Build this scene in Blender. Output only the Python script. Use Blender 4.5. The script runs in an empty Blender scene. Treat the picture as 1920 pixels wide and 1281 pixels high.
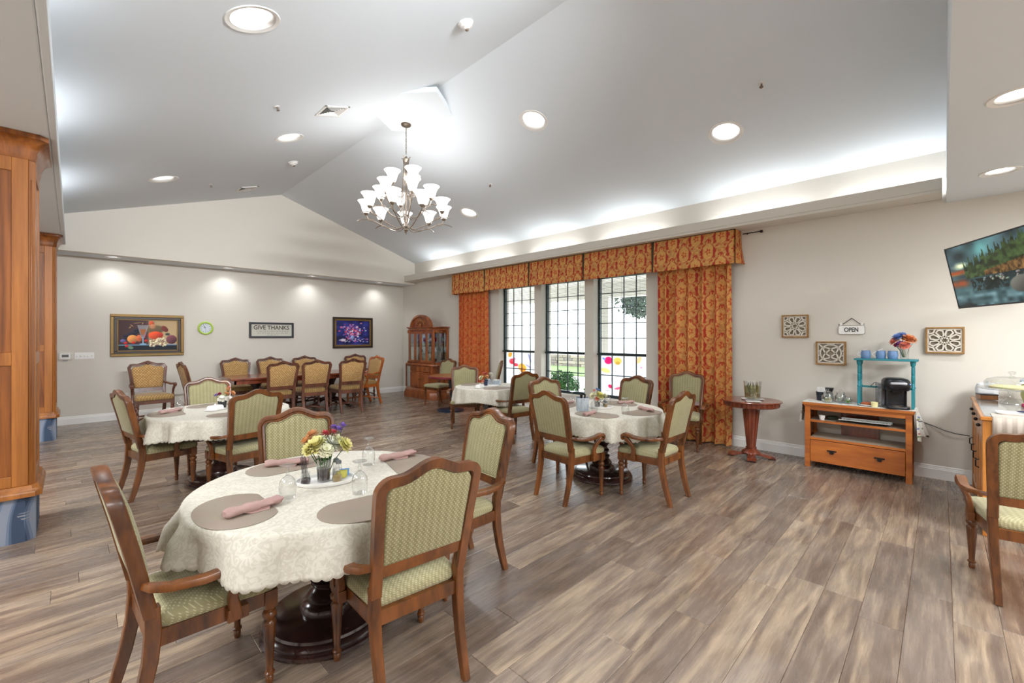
import bpy, bmesh, math, random
import numpy as np
from mathutils import Vector, Matrix
PI = math.pi
random.seed(7); np.random.seed(7)
S = bpy.context.scene
COL = S.collection

# ---------------------------------------------------------------- camera, world, exposure
CAM_H = 1.5
cam_d = bpy.data.cameras.new('camera'); cam = bpy.data.objects.new('camera', cam_d); COL.objects.link(cam)
cam.location = (0, 0, CAM_H)
cam.rotation_euler = (PI/2, 0, -math.radians(45.3))
cam_d.sensor_width = 36; cam_d.lens = 36*815/1920
cam_d.shift_y = -9.0/1920
cam_d.clip_start = 0.05; cam_d.clip_end = 200
S.camera = cam
S.view_settings.view_transform = 'Standard'; S.view_settings.look = 'None'
S.view_settings.gamma = 1; S.view_settings.use_curve_mapping = False
S.view_settings.exposure = 1.38
w = bpy.data.worlds.new('sky'); S.world = w; w.use_nodes = True
bgn = w.node_tree.nodes['Background']
bgn.inputs[0].default_value = (0.88, 0.94, 1.0, 1); bgn.inputs[1].default_value = 2.2

K_DOWN, K_COVE, K_FILL, K_BACK, K_LIN = 5.5, 2.0, 56.0, 1.8, 26.0
def area(name, loc, size, power, rot=(0, 0, 0), color=(.93, .97, 1.0), shape='RECTANGLE', size_y=None, spread=PI, parent=None):
    l = bpy.data.lights.new(name, 'AREA'); l.energy = power; l.color = color; l.shape = shape
    l.size = size; l.size_y = size_y or size; l.spread = spread
    o = bpy.data.objects.new(name, l); COL.objects.link(o); o.location = loc; o.rotation_euler = rot
    if parent: o.parent = parent
    return o
# added fill panels, unseen, behind and left of the camera (housings built below)
FILL_PANELS = [(1.2, -2.2, 2.895), (4.2, -2.2, 2.895), (-2.2, -1.6, 2.975), (-2.2, 2.0, 2.975), (-2.2, 5.6, 2.975)]
for i, p in enumerate(FILL_PANELS):
    area('fill_panel_light', (p[0], p[1], p[2]-.03), 1.2, K_FILL, size_y=1.2)
# added fill bar, unseen above the camera, to brighten gable and vault
area('fill_bar', (1.85, .145, 3.42), 2.0, K_LIN, rot=(math.radians(88), 0, 0), size_y=.16, spread=1.35)
# cove tubes on the ledges under the vault
for y in (.35, 1.75, 3.6, 5.2, 6.9, 8.6):
    area('cove_light', (6.27, y, 3.0), .08, K_COVE, rot=(PI, math.radians(12), 0), size_y=1.15)
for y in (3.2, 5.4, 7.9):
    area('cove_light', (-.24, y, 3.05), .08, K_COVE*.8, rot=(PI, -math.radians(12), 0), size_y=.9)

# ---------------------------------------------------------------- helpers
def lin(c):
    c = c/255.0
    return c/12.92 if c <= .04045 else ((c+.055)/1.055)**2.4
def C(r, g, b): return (lin(r), lin(g), lin(b), 1)

class MB:
    def __init__(s, tf=None): s.v = []; s.f = []; s.tf = tf
    def add(s, vs, fs):
        n = len(s.v)
        if s.tf is None: s.v += [tuple(p) for p in vs]
        elif callable(s.tf): s.v += [tuple(s.tf(*p)) for p in vs]
        else: s.v += [tuple(s.tf @ Vector(p)) for p in vs]
        s.f += [tuple(i+n for i in f) for f in fs]
        return s
    def box(s, c, d, rz=0, m=None):
        x, y, z = d[0]/2, d[1]/2, d[2]/2
        vs = [(a*x, b*y, e*z) for e in (-1, 1) for b in (-1, 1) for a in (-1, 1)]
        if rz:
            cr, sr = math.cos(rz), math.sin(rz); vs = [(p[0]*cr-p[1]*sr, p[0]*sr+p[1]*cr, p[2]) for p in vs]
        if m: vs = [tuple(m @ Vector(p)) for p in vs]
        vs = [(p[0]+c[0], p[1]+c[1], p[2]+c[2]) for p in vs]
        return s.add(vs, [(0, 2, 3, 1), (4, 5, 7, 6), (0, 1, 5, 4), (2, 6, 7, 3), (0, 4, 6, 2), (1, 3, 7, 5)])
    def b2(s, a, b):
        return s.box(((a[0]+b[0])/2, (a[1]+b[1])/2, (a[2]+b[2])/2), (abs(b[0]-a[0]), abs(b[1]-a[1]), abs(b[2]-a[2])))
    def lathe(s, prof, seg=24, c=(0, 0, 0), fn=None, sx=1, sy=1, cap=True):
        vs = []; fs = []; n = len(prof)
        for (r, z) in prof:
            for k in range(seg):
                t = 2*PI*k/seg; rr = fn(r, z, t) if fn else r
                vs.append((c[0]+rr*math.cos(t)*sx, c[1]+rr*math.sin(t)*sy, c[2]+z))
        for i in range(n-1):
            for k in range(seg):
                a = i*seg+k; b = i*seg+(k+1) % seg; fs.append((a, b, b+seg, a+seg))
        if cap and prof[0][0] > 1e-5: fs.append(tuple(range(seg))[::-1])
        if cap and prof[-1][0] > 1e-5: fs.append(tuple(range((n-1)*seg, n*seg)))
        return s.add(vs, fs)
    def tube(s, pts, r, seg=8, cap=True, closed=False):
        pts = [Vector(p) for p in pts]; n = len(pts); rs = r if isinstance(r, (list, tuple)) else [r]*n
        vs = []; fs = []; up = None
        for i, p in enumerate(pts):
            if closed: t = (pts[(i+1) % n]-pts[i-1])
            else: t = pts[min(i+1, n-1)]-pts[max(i-1, 0)]
            t.normalize()
            if up is None: up = Vector((0, 0, 1)) if abs(t.z) < .9 else Vector((1, 0, 0))
            a = t.cross(up)
            if a.length < 1e-4: a = t.orthogonal()
            a.normalize(); b = a.cross(t).normalized(); up = b
            for k in range(seg):
                q = 2*PI*k/seg; vs.append(tuple(p+(a*math.cos(q)+b*math.sin(q))*rs[i]))
        m = n if closed else n-1
        for i in range(m):
            for k in range(seg):
                a0 = i*seg+k; b0 = i*seg+(k+1) % seg; j = ((i+1) % n)*seg
                fs.append((a0, b0, j+(k+1) % seg, j+k))
        if cap and not closed:
            fs.append(tuple(range(seg))[::-1]); fs.append(tuple(range((n-1)*seg, n*seg)))
        return s.add(vs, fs)
    def sweep(s, pts, nrm, sec, scale=None, closed=False):
        """sec: (a,b) points; a along (nrm x tangent), b along nrm"""
        pts = [Vector(p) for p in pts]; n = len(pts); N = Vector(nrm).normalized(); vs = []; fs = []; k = len(sec)
        for i, p in enumerate(pts):
            t = (pts[(i+1) % n]-pts[i-1]) if closed else pts[min(i+1, n-1)]-pts[max(i-1, 0)]
            t.normalize(); a = N.cross(t).normalized(); b = N
            sc = scale[i] if scale else 1
            if not isinstance(sc, tuple): sc = (sc, sc)
            for (u, v) in sec: vs.append(tuple(p+a*u*sc[0]+b*v*sc[1]))
        m = n if closed else n-1
        for i in range(m):
            j = ((i+1) % n)*k
            for q in range(k): fs.append((i*k+q, i*k+(q+1) % k, j+(q+1) % k, j+q))
        if not closed: fs.append(tuple(range(k))[::-1]); fs.append(tuple(range((n-1)*k, n*k)))
        return s.add(vs, fs)
    def prism(s, poly, z0, z1, ax='z'):
        n = len(poly)
        def q(x, y, z): return (x, y, z) if ax == 'z' else ((x, z, y) if ax == 'y' else (z, x, y))
        vs = [q(p[0], p[1], z0) for p in poly]+[q(p[0], p[1], z1) for p in poly]
        fs = [tuple(range(n))[::-1], tuple(range(n, 2*n))]+[(i, (i+1) % n, n+(i+1) % n, n+i) for i in range(n)]
        return s.add(vs, fs)
    def rings(s, outline, lv, cap=True, ctr=None, ax='z'):
        """outline list (x,y); lv list of (scale, z)"""
        n = len(outline)
        cx, cy = ctr or (sum(p[0] for p in outline)/n, sum(p[1] for p in outline)/n)
        vs = []; fs = []
        for (k, z) in lv:
            for p in outline:
                x, y = cx+(p[0]-cx)*k, cy+(p[1]-cy)*k
                vs.append((x, y, z) if ax == 'z' else (x, z, y))
        for i in range(len(lv)-1):
            for k in range(n):
                a = i*n+k; b = i*n+(k+1) % n; fs.append((a, b, b+n, a+n))
        if cap: fs.append(tuple(range(n))[::-1]); fs.append(tuple(range((len(lv)-1)*n, len(lv)*n)))
        return s.add(vs, fs)
    def ball(s, c, r, seg=12, rg=8, sc=(1, 1, 1)):
        vs = [(c[0], c[1], c[2]-r*sc[2])]; fs = []
        for i in range(1, rg):
            a = -PI/2+PI*i/rg
            for k in range(seg):
                t = 2*PI*k/seg; vs.append((c[0]+r*sc[0]*math.cos(a)*math.cos(t), c[1]+r*sc[1]*math.cos(a)*math.sin(t), c[2]+r*sc[2]*math.sin(a)))
        vs.append((c[0], c[1], c[2]+r*sc[2])); L = len(vs)-1
        for k in range(seg):
            fs.append((0, 1+(k+1) % seg, 1+k)); fs.append((L, 1+(rg-2)*seg+k, 1+(rg-2)*seg+(k+1) % seg))
        for i in range(rg-2):
            for k in range(seg):
                a = 1+i*seg+k; b = 1+i*seg+(k+1) % seg; fs.append((a, b, b+seg, a+seg))
        return s.add(vs, fs)
    def mesh(s, name, mat, smooth=True, ang=38):
        me = bpy.data.meshes.new(name); me.from_pydata(s.v, [], s.f)
        bm = bmesh.new(); bm.from_mesh(me); bmesh.ops.recalc_face_normals(bm, faces=bm.faces); bm.to_mesh(me); bm.free()
        if mat: me.materials.append(mat)
        if smooth:
            me.polygons.foreach_set('use_smooth', [True]*len(me.polygons))
            me.set_sharp_from_angle(angle=math.radians(ang))
        return me
    def build(s, name, mat, parent=None, smooth=True, bevel=0, loc=None, ang=38, solid=0, label=None):
        o = bpy.data.objects.new(name, s.mesh(name, mat, smooth, ang)); COL.objects.link(o)
        if parent: o.parent = parent
        if loc: o.location = loc
        if bevel:
            b = o.modifiers.new('bevel', 'BEVEL'); b.width = bevel; b.segments = 2; b.limit_method = 'ANGLE'; b.angle_limit = math.radians(40)
        if solid:
            b = o.modifiers.new('solid', 'SOLIDIFY'); b.thickness = solid; b.offset = 0
        if label: o['label'] = label
        return o

def tag(o, label=None, cat=None, group=None, kind=None):
    if label: o['label'] = label
    if cat: o['category'] = cat
    if group: o['group'] = group
    if kind: o['kind'] = kind
    return o
def thing(name, label, cat, loc=(0, 0, 0), rotz=0, group=None, rot=None):
    o = bpy.data.objects.new(name, None); COL.objects.link(o); o.empty_display_size = .05
    o.location = loc; o.rotation_euler = rot or (0, 0, rotz)
    return tag(o, label, cat, group)
KIDS = {}
def dup(root, loc, rotz, label, group=None):
    r = root.copy(); COL.objects.link(r); r.location = loc; r.rotation_euler = (0, 0, rotz); r['label'] = label
    if group: r['group'] = group
    def rec(src, dst):
        for ch in [c for c in ALLK(src)]:
            k = ch.copy(); COL.objects.link(k); k.parent = dst; rec(ch, k)
    rec(root, r); return r
def ALLK(o): return [c for c in bpy.data.objects if c.parent == o]
def struct(name, mb, mat, parent=None, **k):
    o = mb.build(name, mat, parent, **k)
    if parent is None: o['kind'] = 'structure'
    return o

# ---------------------------------------------------------------- materials
def newmat(name):
    m = bpy.data.materials.new(name); m.use_nodes = True; nt = m.node_tree; b = nt.nodes['Principled BSDF']; return m, nt, b
def plain(name, col, rough=.5, metal=0, coat=0, emit=0, bump=0, bscale=200, spec=.5, var=0, sss=0):
    m, nt, b = newmat(name); b.inputs['Base Color'].default_value = col; b.inputs['Roughness'].default_value = rough
    b.inputs['Metallic'].default_value = metal; b.inputs['Coat Weight'].default_value = coat
    b.inputs['Specular IOR Level'].default_value = spec
    if emit: b.inputs['Emission Color'].default_value = col; b.inputs['Emission Strength'].default_value = emit
    tc = nt.nodes.new('ShaderNodeTexCoord'); n = nt.nodes.new('ShaderNodeTexNoise'); n.inputs['Scale'].default_value = bscale
    nt.links.new(tc.outputs['Object'], n.inputs['Vector'])
    if bump:
        bp = nt.nodes.new('ShaderNodeBump'); bp.inputs['Strength'].default_value = bump; bp.inputs['Distance'].default_value = .002
        nt.links.new(n.outputs['Fac'], bp.inputs['Height']); nt.links.new(bp.outputs['Normal'], b.inputs['Normal'])
    if var:
        n2 = nt.nodes.new('ShaderNodeTexNoise'); n2.inputs['Scale'].default_value = 6; nt.links.new(tc.outputs['Object'], n2.inputs['Vector'])
        mx = nt.nodes.new('ShaderNodeMixRGB'); mx.blend_type = 'MULTIPLY'; mx.inputs[0].default_value = var
        mx.inputs[1].default_value = col; nt.links.new(n2.outputs['Color'], mx.inputs[2]); nt.links.new(mx.outputs[0], b.inputs['Base Color'])
    return m
def wood(name, c1, c2, scale=3.0, stretch=(1, 1, .12), rough=.35, coat=.15, dist=1.5, fine=30, bump=.08):
    m, nt, b = newmat(name); N = nt.nodes.new; L = nt.links.new
    tc = N('ShaderNodeTexCoord'); mp = N('ShaderNodeMapping'); mp.inputs['Scale'].default_value = stretch
    L(tc.outputs['Object'], mp.inputs['Vector'])
    oi = N('ShaderNodeObjectInfo'); ad = N('ShaderNodeVectorMath'); ad.operation = 'ADD'
    mu = N('ShaderNodeMath'); mu.operation = 'MULTIPLY'; mu.inputs[1].default_value = 17.0; L(oi.outputs['Random'], mu.inputs[0])
    L(mp.outputs[0], ad.inputs[0]); L(mu.outputs[0], ad.inputs[1])
    n1 = N('ShaderNodeTexNoise'); n1.inputs['Scale'].default_value = scale; n1.inputs['Detail'].default_value = 5; n1.inputs['Distortion'].default_value = dist
    n2 = N('ShaderNodeTexNoise'); n2.inputs['Scale'].default_value = scale*fine/3; n2.inputs['Detail'].default_value = 3
    L(ad.outputs[0], n1.inputs['Vector']); L(ad.outputs[0], n2.inputs['Vector'])
    mx = N('ShaderNodeMath'); mx.operation = 'MULTIPLY_ADD'; mx.inputs[1].default_value = .35; L(n2.outputs['Fac'], mx.inputs[0]); L(n1.outputs['Fac'], mx.inputs[2])
    r = N('ShaderNodeValToRGB'); r.color_ramp.elements[0].position = .42; r.color_ramp.elements[1].position = .86
    r.color_ramp.elements[0].color = c1; r.color_ramp.elements[1].color = c2; L(mx.outputs[0], r.inputs[0])
    L(r.outputs[0], b.inputs['Base Color']); b.inputs['Roughness'].default_value = rough; b.inputs['Coat Weight'].default_value = coat; b.inputs['Coat Roughness'].default_value = .2
    bp = N('ShaderNodeBump'); bp.inputs['Strength'].default_value = bump; bp.inputs['Distance'].default_value = .001
    L(n2.outputs['Fac'], bp.inputs['Height']); L(bp.outputs[0], b.inputs['Normal'])
    return m
def fabric(name, c1, c2, dots=None, su=70, axes='xz', stripe=0, rough=.9, bump=.25, thr=.17, noise=0, nscale=18):
    """woven cloth: base c1, thread dots of c2 on a staggered grid in the object's own plane"""
    m, nt, b = newmat(name); N = nt.nodes.new; L = nt.links.new
    def M(op, a, bb=None, c=None):
        n = N('ShaderNodeMath'); n.operation = op
        for i, q in enumerate((a, bb, c)):
            if q is None: continue
            if isinstance(q, (int, float)): n.inputs[i].default_value = q
            else: L(q, n.inputs[i])
        return n.outputs[0]
    tc = N('ShaderNodeTexCoord'); sp = N('ShaderNodeSeparateXYZ'); L(tc.outputs['Object'], sp.inputs[0])
    u = sp.outputs['XYZ'.index(axes[0].upper())]; v = sp.outputs['XYZ'.index(axes[1].upper())]
    if axes == 'xy':
        zz = M('MULTIPLY', sp.outputs[2], .9); u = M('ADD', u, zz); v = M('ADD', v, zz)
    a = M('MULTIPLY', u, su); bb = M('MULTIPLY', v, su*1.7)
    row = M('FLOOR', bb); sh = M('MULTIPLY', M('MODULO', row, 2.0), .5)
    fa = M('SUBTRACT', M('FRACT', M('ADD', a, sh)), .5); fb = M('SUBTRACT', M('FRACT', bb), .5)
    fb = M('MULTIPLY', fb, .6); d = M('SQRT', M('ADD', M('MULTIPLY', fa, fa), M('MULTIPLY', fb, fb)))
    k = M('LESS_THAN', d, thr)
    nz = N('ShaderNodeTexNoise'); nz.inputs['Scale'].default_value = nscale; L(tc.outputs['Object'], nz.inputs['Vector'])
    fac = M('MULTIPLY', k, .75)
    if stripe:
        st = M('MULTIPLY', M('ABSOLUTE', M('SUBTRACT', M('FRACT', M('MULTIPLY', u, stripe)), .5)), .5); fac = M('ADD', fac, st)
    if noise: fac = M('ADD', fac, M('MULTIPLY', M('SUBTRACT', nz.outputs['Fac'], .5), noise))
    mx = N('ShaderNodeMixRGB'); mx.inputs[1].default_value = c1; mx.inputs[2].default_value = c2; mx.use_clamp = True
    L(fac, mx.inputs[0]); L(mx.outputs[0], b.inputs['Base Color'])
    b.inputs['Roughness'].default_value = rough; b.inputs['Specular IOR Level'].default_value = .25
    b.inputs['Sheen Weight'].default_value = .15
    bp = N('ShaderNodeBump'); bp.inputs['Strength'].default_value = bump; bp.inputs['Distance'].default_value = .001
    L(k, bp.inputs['Height']); L(bp.outputs[0], b.inputs['Normal'])
    return m
def glass(name, tint=(1, 1, 1, 1), refl=.12, rough=.02, body=0.0, bodycol=(.9, .95, .95, 1)):
    m = bpy.data.materials.new(name); m.use_nodes = True; nt = m.node_tree; nt.nodes.clear(); N = nt.nodes.new; L = nt.links.new
    out = N('ShaderNodeOutputMaterial'); tr = N('ShaderNodeBsdfTransparent'); tr.inputs[0].default_value = tint
    gl = N('ShaderNodeBsdfGlossy'); gl.inputs['Roughness'].default_value = rough
    lw = N('ShaderNodeLayerWeight'); lw.inputs[0].default_value = .35
    ma = N('ShaderNodeMath'); ma.operation = 'MULTIPLY_ADD'; ma.inputs[1].default_value = .75; ma.inputs[2].default_value = refl*.5; ma.use_clamp = True
    L(lw.outputs['Facing'], ma.inputs[0])
    mu = N('ShaderNodeMath'); mu.operation = 'MULTIPLY'; L(ma.outputs[0], mu.inputs[0]); mu.inputs[1].default_value = min(1, refl*5)
    mx = N('ShaderNodeMixShader'); L(mu.outputs[0], mx.inputs[0]); L(tr.outputs[0], mx.inputs[1]); L(gl.outputs[0], mx.inputs[2])
    last = mx
    if body:
        df = N('ShaderNodeBsdfDiffuse'); df.inputs[0].default_value = bodycol; m2 = N('ShaderNodeMixShader'); m2.inputs[0].default_value = body
        L(mx.outputs[0], m2.inputs[1]); L(df.outputs[0], m2.inputs[2]); last = m2
    L(last.outputs[0], out.inputs[0]); return m
def colattr(name, rough=.7, emit=0, trans=0, bump=0, spec=.4, coat=0):
    m, nt, b = newmat(name); a = nt.nodes.new('ShaderNodeVertexColor'); a.layer_name = 'Col'
    nt.links.new(a.outputs[0], b.inputs['Base Color']); b.inputs['Roughness'].default_value = rough
    b.inputs['Specular IOR Level'].default_value = spec; b.inputs['Coat Weight'].default_value = coat
    if emit:
        nt.links.new(a.outputs[0], b.inputs['Emission Color']); b.inputs['Emission Strength'].default_value = emit
    if trans:
        t = nt.nodes.new('ShaderNodeBsdfTranslucent'); nt.links.new(a.outputs[0], t.inputs[0])
        mx = nt.nodes.new('ShaderNodeMixShader'); mx.inputs[0].default_value = trans
        nt.links.new(b.outputs[0], mx.inputs[1]); nt.links.new(t.outputs[0], mx.inputs[2])
        nt.links.new(mx.outputs[0], nt.nodes['Material Output'].inputs[0])
    return m
def setcol(me, rgb):
    """rgb: (nverts,3) sRGB 0..1"""
    c = np.clip(rgb, 0, 1); c = np.where(c <= .04045, c/12.92, ((c+.055)/1.055)**2.4)
    a = me.color_attributes.new('Col', 'FLOAT_COLOR', 'POINT')
    buf = np.ones((len(me.vertices), 4), dtype=np.float32); buf[:, :3] = c
    a.data.foreach_set('color', buf.ravel())
def sheet(name, P, Ucol, mat, parent=None, solid=0, smooth=True, label=None):
    """P (ny,nx,3) array of points, Ucol (ny,nx,3) sRGB"""
    ny, nx = P.shape[:2]; me = bpy.data.meshes.new(name)
    i = np.arange((ny-1)*(nx-1)); r = i//(nx-1); c = i % (nx-1); a = r*nx+c
    f = np.stack([a, a+1, a+nx+1, a+nx], 1)
    me.from_pydata(P.reshape(-1, 3).tolist(), [], f.tolist()); me.materials.append(mat)
    if smooth: me.polygons.foreach_set('use_smooth', [True]*len(me.polygons))
    if Ucol is not None: setcol(me, Ucol.reshape(-1, 3))
    o = bpy.data.objects.new(name, me); COL.objects.link(o)
    if parent: o.parent = parent
    if solid:
        b = o.modifiers.new('solid', 'SOLIDIFY'); b.thickness = solid; b.offset = 0
    if label: o['label'] = label
    return o
def smoothnoise(U, V, s, seed=0):
    rs = np.random.RandomState(seed); g = rs.rand(64, 64); x = (U*s) % 63; y = (V*s) % 63
    i = np.floor(x).astype(int) % 63; j = np.floor(y).astype(int) % 63; fx = x-np.floor(x); fy = y-np.floor(y)
    fx = fx*fx*(3-2*fx); fy = fy*fy*(3-2*fy)
    return g[j, i]*(1-fx)*(1-fy)+g[j, i+1]*fx*(1-fy)+g[j+1, i]*(1-fx)*fy+g[j+1, i+1]*fx*fy

M = {}
M['wall'] = plain('wall_paint', C(218, 212, 202), .85, bump=.12, bscale=180, spec=.2)
M['gable'] = plain('gable_lightened', C(230, 224, 214), .85, bump=.1, bscale=180, spec=.2)  # wall colour lightened to stand for extra light on the gable
M['ceil'] = plain('ceiling_paint', C(222, 228, 233), .9, bump=.12, bscale=150, spec=.15)
M['trim'] = plain('white_trim', C(238, 236, 232), .4)
M['white'] = plain('white_plastic', C(235, 233, 230), .4)
M['chair'] = wood('chair_wood', C(44, 20, 6), C(126, 72, 28), 6, (1, 1, .25), .33, .18)
M['carved'] = wood('carved_wood', C(58, 30, 22), C(112, 66, 46), 5, (1, 1, .25), .32, .25)
M['orangewood'] = wood('orange_chair_wood', C(140, 66, 18), C(190, 104, 42), 5, (1, 1, .25), .3, .3)
M['dark'] = wood('espresso_wood', C(26, 16, 18), C(66, 40, 34), 4, (1, 1, .4), .18, .5)
M['oak'] = wood('oak_panel', C(84, 40, 10), C(158, 92, 36), 4.5, (1.6, 1.6, .10), .35, .25, dist=2.6, bump=.15)
M['oakf'] = wood('oak_frame', C(118, 64, 18), C(176, 110, 48), 5, (2, 2, .08), .35, .25, dist=.6)
M['pine'] = wood('orange_pine', C(140, 66, 16), C(200, 116, 42), 3, (1, .14, 1), .38, .15, dist=2.2)
M['china'] = wood('cherry_wood', C(100, 46, 18), C(176, 98, 48), 4, (1, 1, .2), .3, .3)
M['mahog'] = wood('mahogany', C(78, 30, 20), C(138, 66, 40), 4, (1, 1, .3), .22, .4)
M['side'] = wood('sideboard_wood', C(150, 84, 26), C(206, 136, 64), 4, (1, 1, .15), .3, .3)
M['greenb'] = fabric('sage_fabric_back', C(134, 127, 92), C(194, 187, 148), su=60, axes='xz', stripe=30, noise=.25)
M['greens'] = fabric('sage_fabric_seat', C(148, 141, 106), C(200, 193, 156), su=60, axes='xy', stripe=30, noise=.25)
M['tanb'] = fabric('tan_chenille', C(160, 122, 74), C(214, 180, 126), su=26, axes='xz', noise=1.6, nscale=34, thr=.2)
M['tans'] = fabric('tan_chenille_seat', C(138, 108, 66), C(190, 158, 104), su=26, axes='xy', noise=1.6, nscale=34, thr=.2)
M['steel'] = plain('brushed_nickel', C(150, 138, 126), .32, 1)
M['bronze'] = plain('dark_bronze', C(52, 46, 44), .4, .8)
M['black'] = plain('black_plastic', C(24, 25, 30), .3)
M['teal'] = plain('teal_paint', C(38, 138, 150), .5, var=.25)
M['linen'] = plain('pink_napkin', C(180, 146, 140), .95, bump=.9, bscale=300, var=.15)
M['glass'] = glass('clear_glass', (.97, .98, .98, 1), .16, .02)
M['glassw'] = glass('window_glass', (.97, .99, .99, 1), .05, .01)
M['cglass'] = glass('cabinet_glass', (.92, .95, .95, 1), .12, .02)
M['sash'] = plain('dark_green_sash', C(28, 46, 50), .45)
M['mirror'] = plain('cabinet_back_mirror', C(190, 205, 208), .06, 1)
M['gold'] = plain('gilt_frame', C(150, 118, 66), .45, .4, var=.4)
M['fdark'] = plain('dark_frame', C(48, 34, 28), .4)
M['green'] = plain('leaf_green', C(70, 104, 48), .7, var=.4)
M['lamp'] = plain('lamp_glow', (1, .99, .97, 1), .5, emit=5)
M['col'] = colattr('printed')
M['colm'] = colattr('print_matte', rough=.9, spec=.15)
# ---------------------------------------------------------------- room shell
WX, BY = 6.42, 10.58
XL, YN = -4.0, -4.0
RX, RZ, SL = 3.12, 4.52, .325            # ridge of the vault and its slope
def slope_z(x): return RZ-SL*abs(x-RX)

def cut(o, cutter_mb):
    c = cutter_mb.build('cutter', None, smooth=False)
    b = o.modifiers.new('b', 'BOOLEAN'); b.operation = 'DIFFERENCE'; b.object = c; b.solver = 'EXACT'
    bpy.context.view_layer.update(); dg = bpy.context.evaluated_depsgraph_get()
    me = bpy.data.meshes.new_from_object(o.evaluated_get(dg)); o.modifiers.clear(); o.data = me
    bpy.data.objects.remove(c)

# floor and planks
floor = struct('floor', MB().b2((XL, YN, -.08), (WX, BY, -.0045)), plain('subfloor', C(60, 48, 40), .8))
def plank_mat():
    m, nt, b = newmat('vinyl_plank'); N = nt.nodes.new; L = nt.links.new
    tc = N('ShaderNodeTexCoord'); oi = N('ShaderNodeObjectInfo'); ge = N('ShaderNodeNewGeometry')
    r = N('ShaderNodeMath'); r.operation = 'ADD'; L(oi.outputs['Random'], r.inputs[0]); L(ge.outputs['Random Per Island'], r.inputs[1])
    fr = N('ShaderNodeMath'); fr.operation = 'FRACT'; L(r.outputs[0], fr.inputs[0])
    cb = N('ShaderNodeCombineXYZ')
    for k, q in enumerate((37., 91., 53.)):
        mm = N('ShaderNodeMath'); mm.operation = 'MULTIPLY'; mm.inputs[1].default_value = q; L(fr.outputs[0], mm.inputs[0]); L(mm.outputs[0], cb.inputs[k])
    ad = N('ShaderNodeVectorMath'); ad.operation = 'ADD'; L(tc.outputs['Object'], ad.inputs[0]); L(cb.outputs[0], ad.inputs[1])
    def noise(sc, scale, det, dis=0):
        mp = N('ShaderNodeMapping'); mp.inputs['Scale'].default_value = sc; L(ad.outputs[0], mp.inputs[0])
        n = N('ShaderNodeTexNoise'); n.inputs['Scale'].default_value = scale; n.inputs['Detail'].default_value = det; n.inputs['Distortion'].default_value = dis
        L(mp.outputs[0], n.inputs['Vector']); return n.outputs['Fac']
    a = noise((.5, 4.6, 1), 3.0, 6, 1.2); f = noise((.9, 17, 1), 6, 4, .3); g = noise((.8, 1.6, 1), 2.0, 2, 1)
    def mad(x, k, y):
        mm = N('ShaderNodeMath'); mm.operation = 'MULTIPLY_ADD'; mm.inputs[1].default_value = k; L(x, mm.inputs[0])
        if isinstance(y, float): mm.inputs[2].default_value = y
        else: L(y, mm.inputs[2])
        return mm.outputs[0]
    s = mad(a, 1.0, mad(f, .26, mad(fr.outputs[0], .24, -.29)))
    ra = N('ShaderNodeValToRGB'); e = ra.color_ramp.elements
    e[0].position = .20; e[0].color = C(90, 74, 63); e[1].position = .76; e[1].color = C(170, 148, 124)
    x = e.new(.38); x.color = C(106, 88, 75); x = e.new(.53); x.color = C(132, 113, 95)
    L(s, ra.inputs[0])
    mx = N('ShaderNodeMixRGB'); mx.inputs[2].default_value = C(140, 132, 126); mx.inputs[1].default_value = (1, 1, 1, 1)
    g2 = mad(g, 1.6, -.55); cl = N('ShaderNodeClamp'); L(g2, cl.inputs[0]); g3 = mad(cl.outputs[0], .55, 0.0)
    L(g3, mx.inputs[0]); L(ra.outputs[0], mx.inputs[1])
    L(mx.outputs[0], b.inputs['Base Color'])
    ro = mad(f, .14, .20); L(ro, b.inputs['Roughness']); b.inputs['Specular IOR Level'].default_value = .7
    bp = N('ShaderNodeBump'); bp.inputs['Strength'].default_value = .1; bp.inputs['Distance'].default_value = .0012
    L(f, bp.inputs['Height']); L(bp.outputs[0], b.inputs['Normal']); return m
M['plank'] = plank_mat()
PL, PW = 1.22, .18
def plank_geo(mb, cx, cy, lx):
    hx, hy, c = lx/2-.0006, PW/2-.0006, .0022
    o = [(-hx, -hy), (hx, -hy), (hx, hy), (-hx, hy)]; i = [(-hx+c, -hy+c), (hx-c, -hy+c), (hx-c, hy-c), (-hx+c, hy-c)]
    vs = [(cx+p[0], cy+p[1], -.004) for p in o]+[(cx+p[0], cy+p[1], -.0014) for p in o]+[(cx+p[0], cy+p[1], 0) for p in i]
    fs = [(8, 9, 10, 11)]
    for k in range(4):
        q = (k+1) % 4; fs += [(k, q, 4+q, 4+k), (4+k, 4+q, 8+q, 8+k)]
    mb.add(vs, fs)
Fv, Rv = (math.sin(math.radians(45.3)), math.cos(math.radians(45.3))), (math.cos(math.radians(45.3)), -math.sin(math.radians(45.3)))
cells = []
rowi = 0; y = YN+PW/2
while y < BY:
    off = random.random()*PL; x0 = XL-off
    while x0 < WX:
        a, b_ = max(x0, XL), min(x0+PL, WX)
        if b_-a > .02:
            cx = (a+b_)/2; d = cx*Fv[0]+y*Fv[1]; s_ = cx*Rv[0]+y*Rv[1]
            vis = d > .5 and any(abs((px*Rv[0]+y*Rv[1])/max(.05, px*Fv[0]+y*Fv[1])) < 1.2 for px in (a, cx, b_)) and d*1.0 > 1.7
            cells.append((0 if vis else 1, math.hypot(cx, y), cx, y, b_-a))
        x0 += PL
    y += PW
cells.sort()
me0 = None; rest = MB()
pm = MB(); plank_geo(pm, 0, 0, PL); me0 = pm.mesh('plank', M['plank'], smooth=False)
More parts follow.
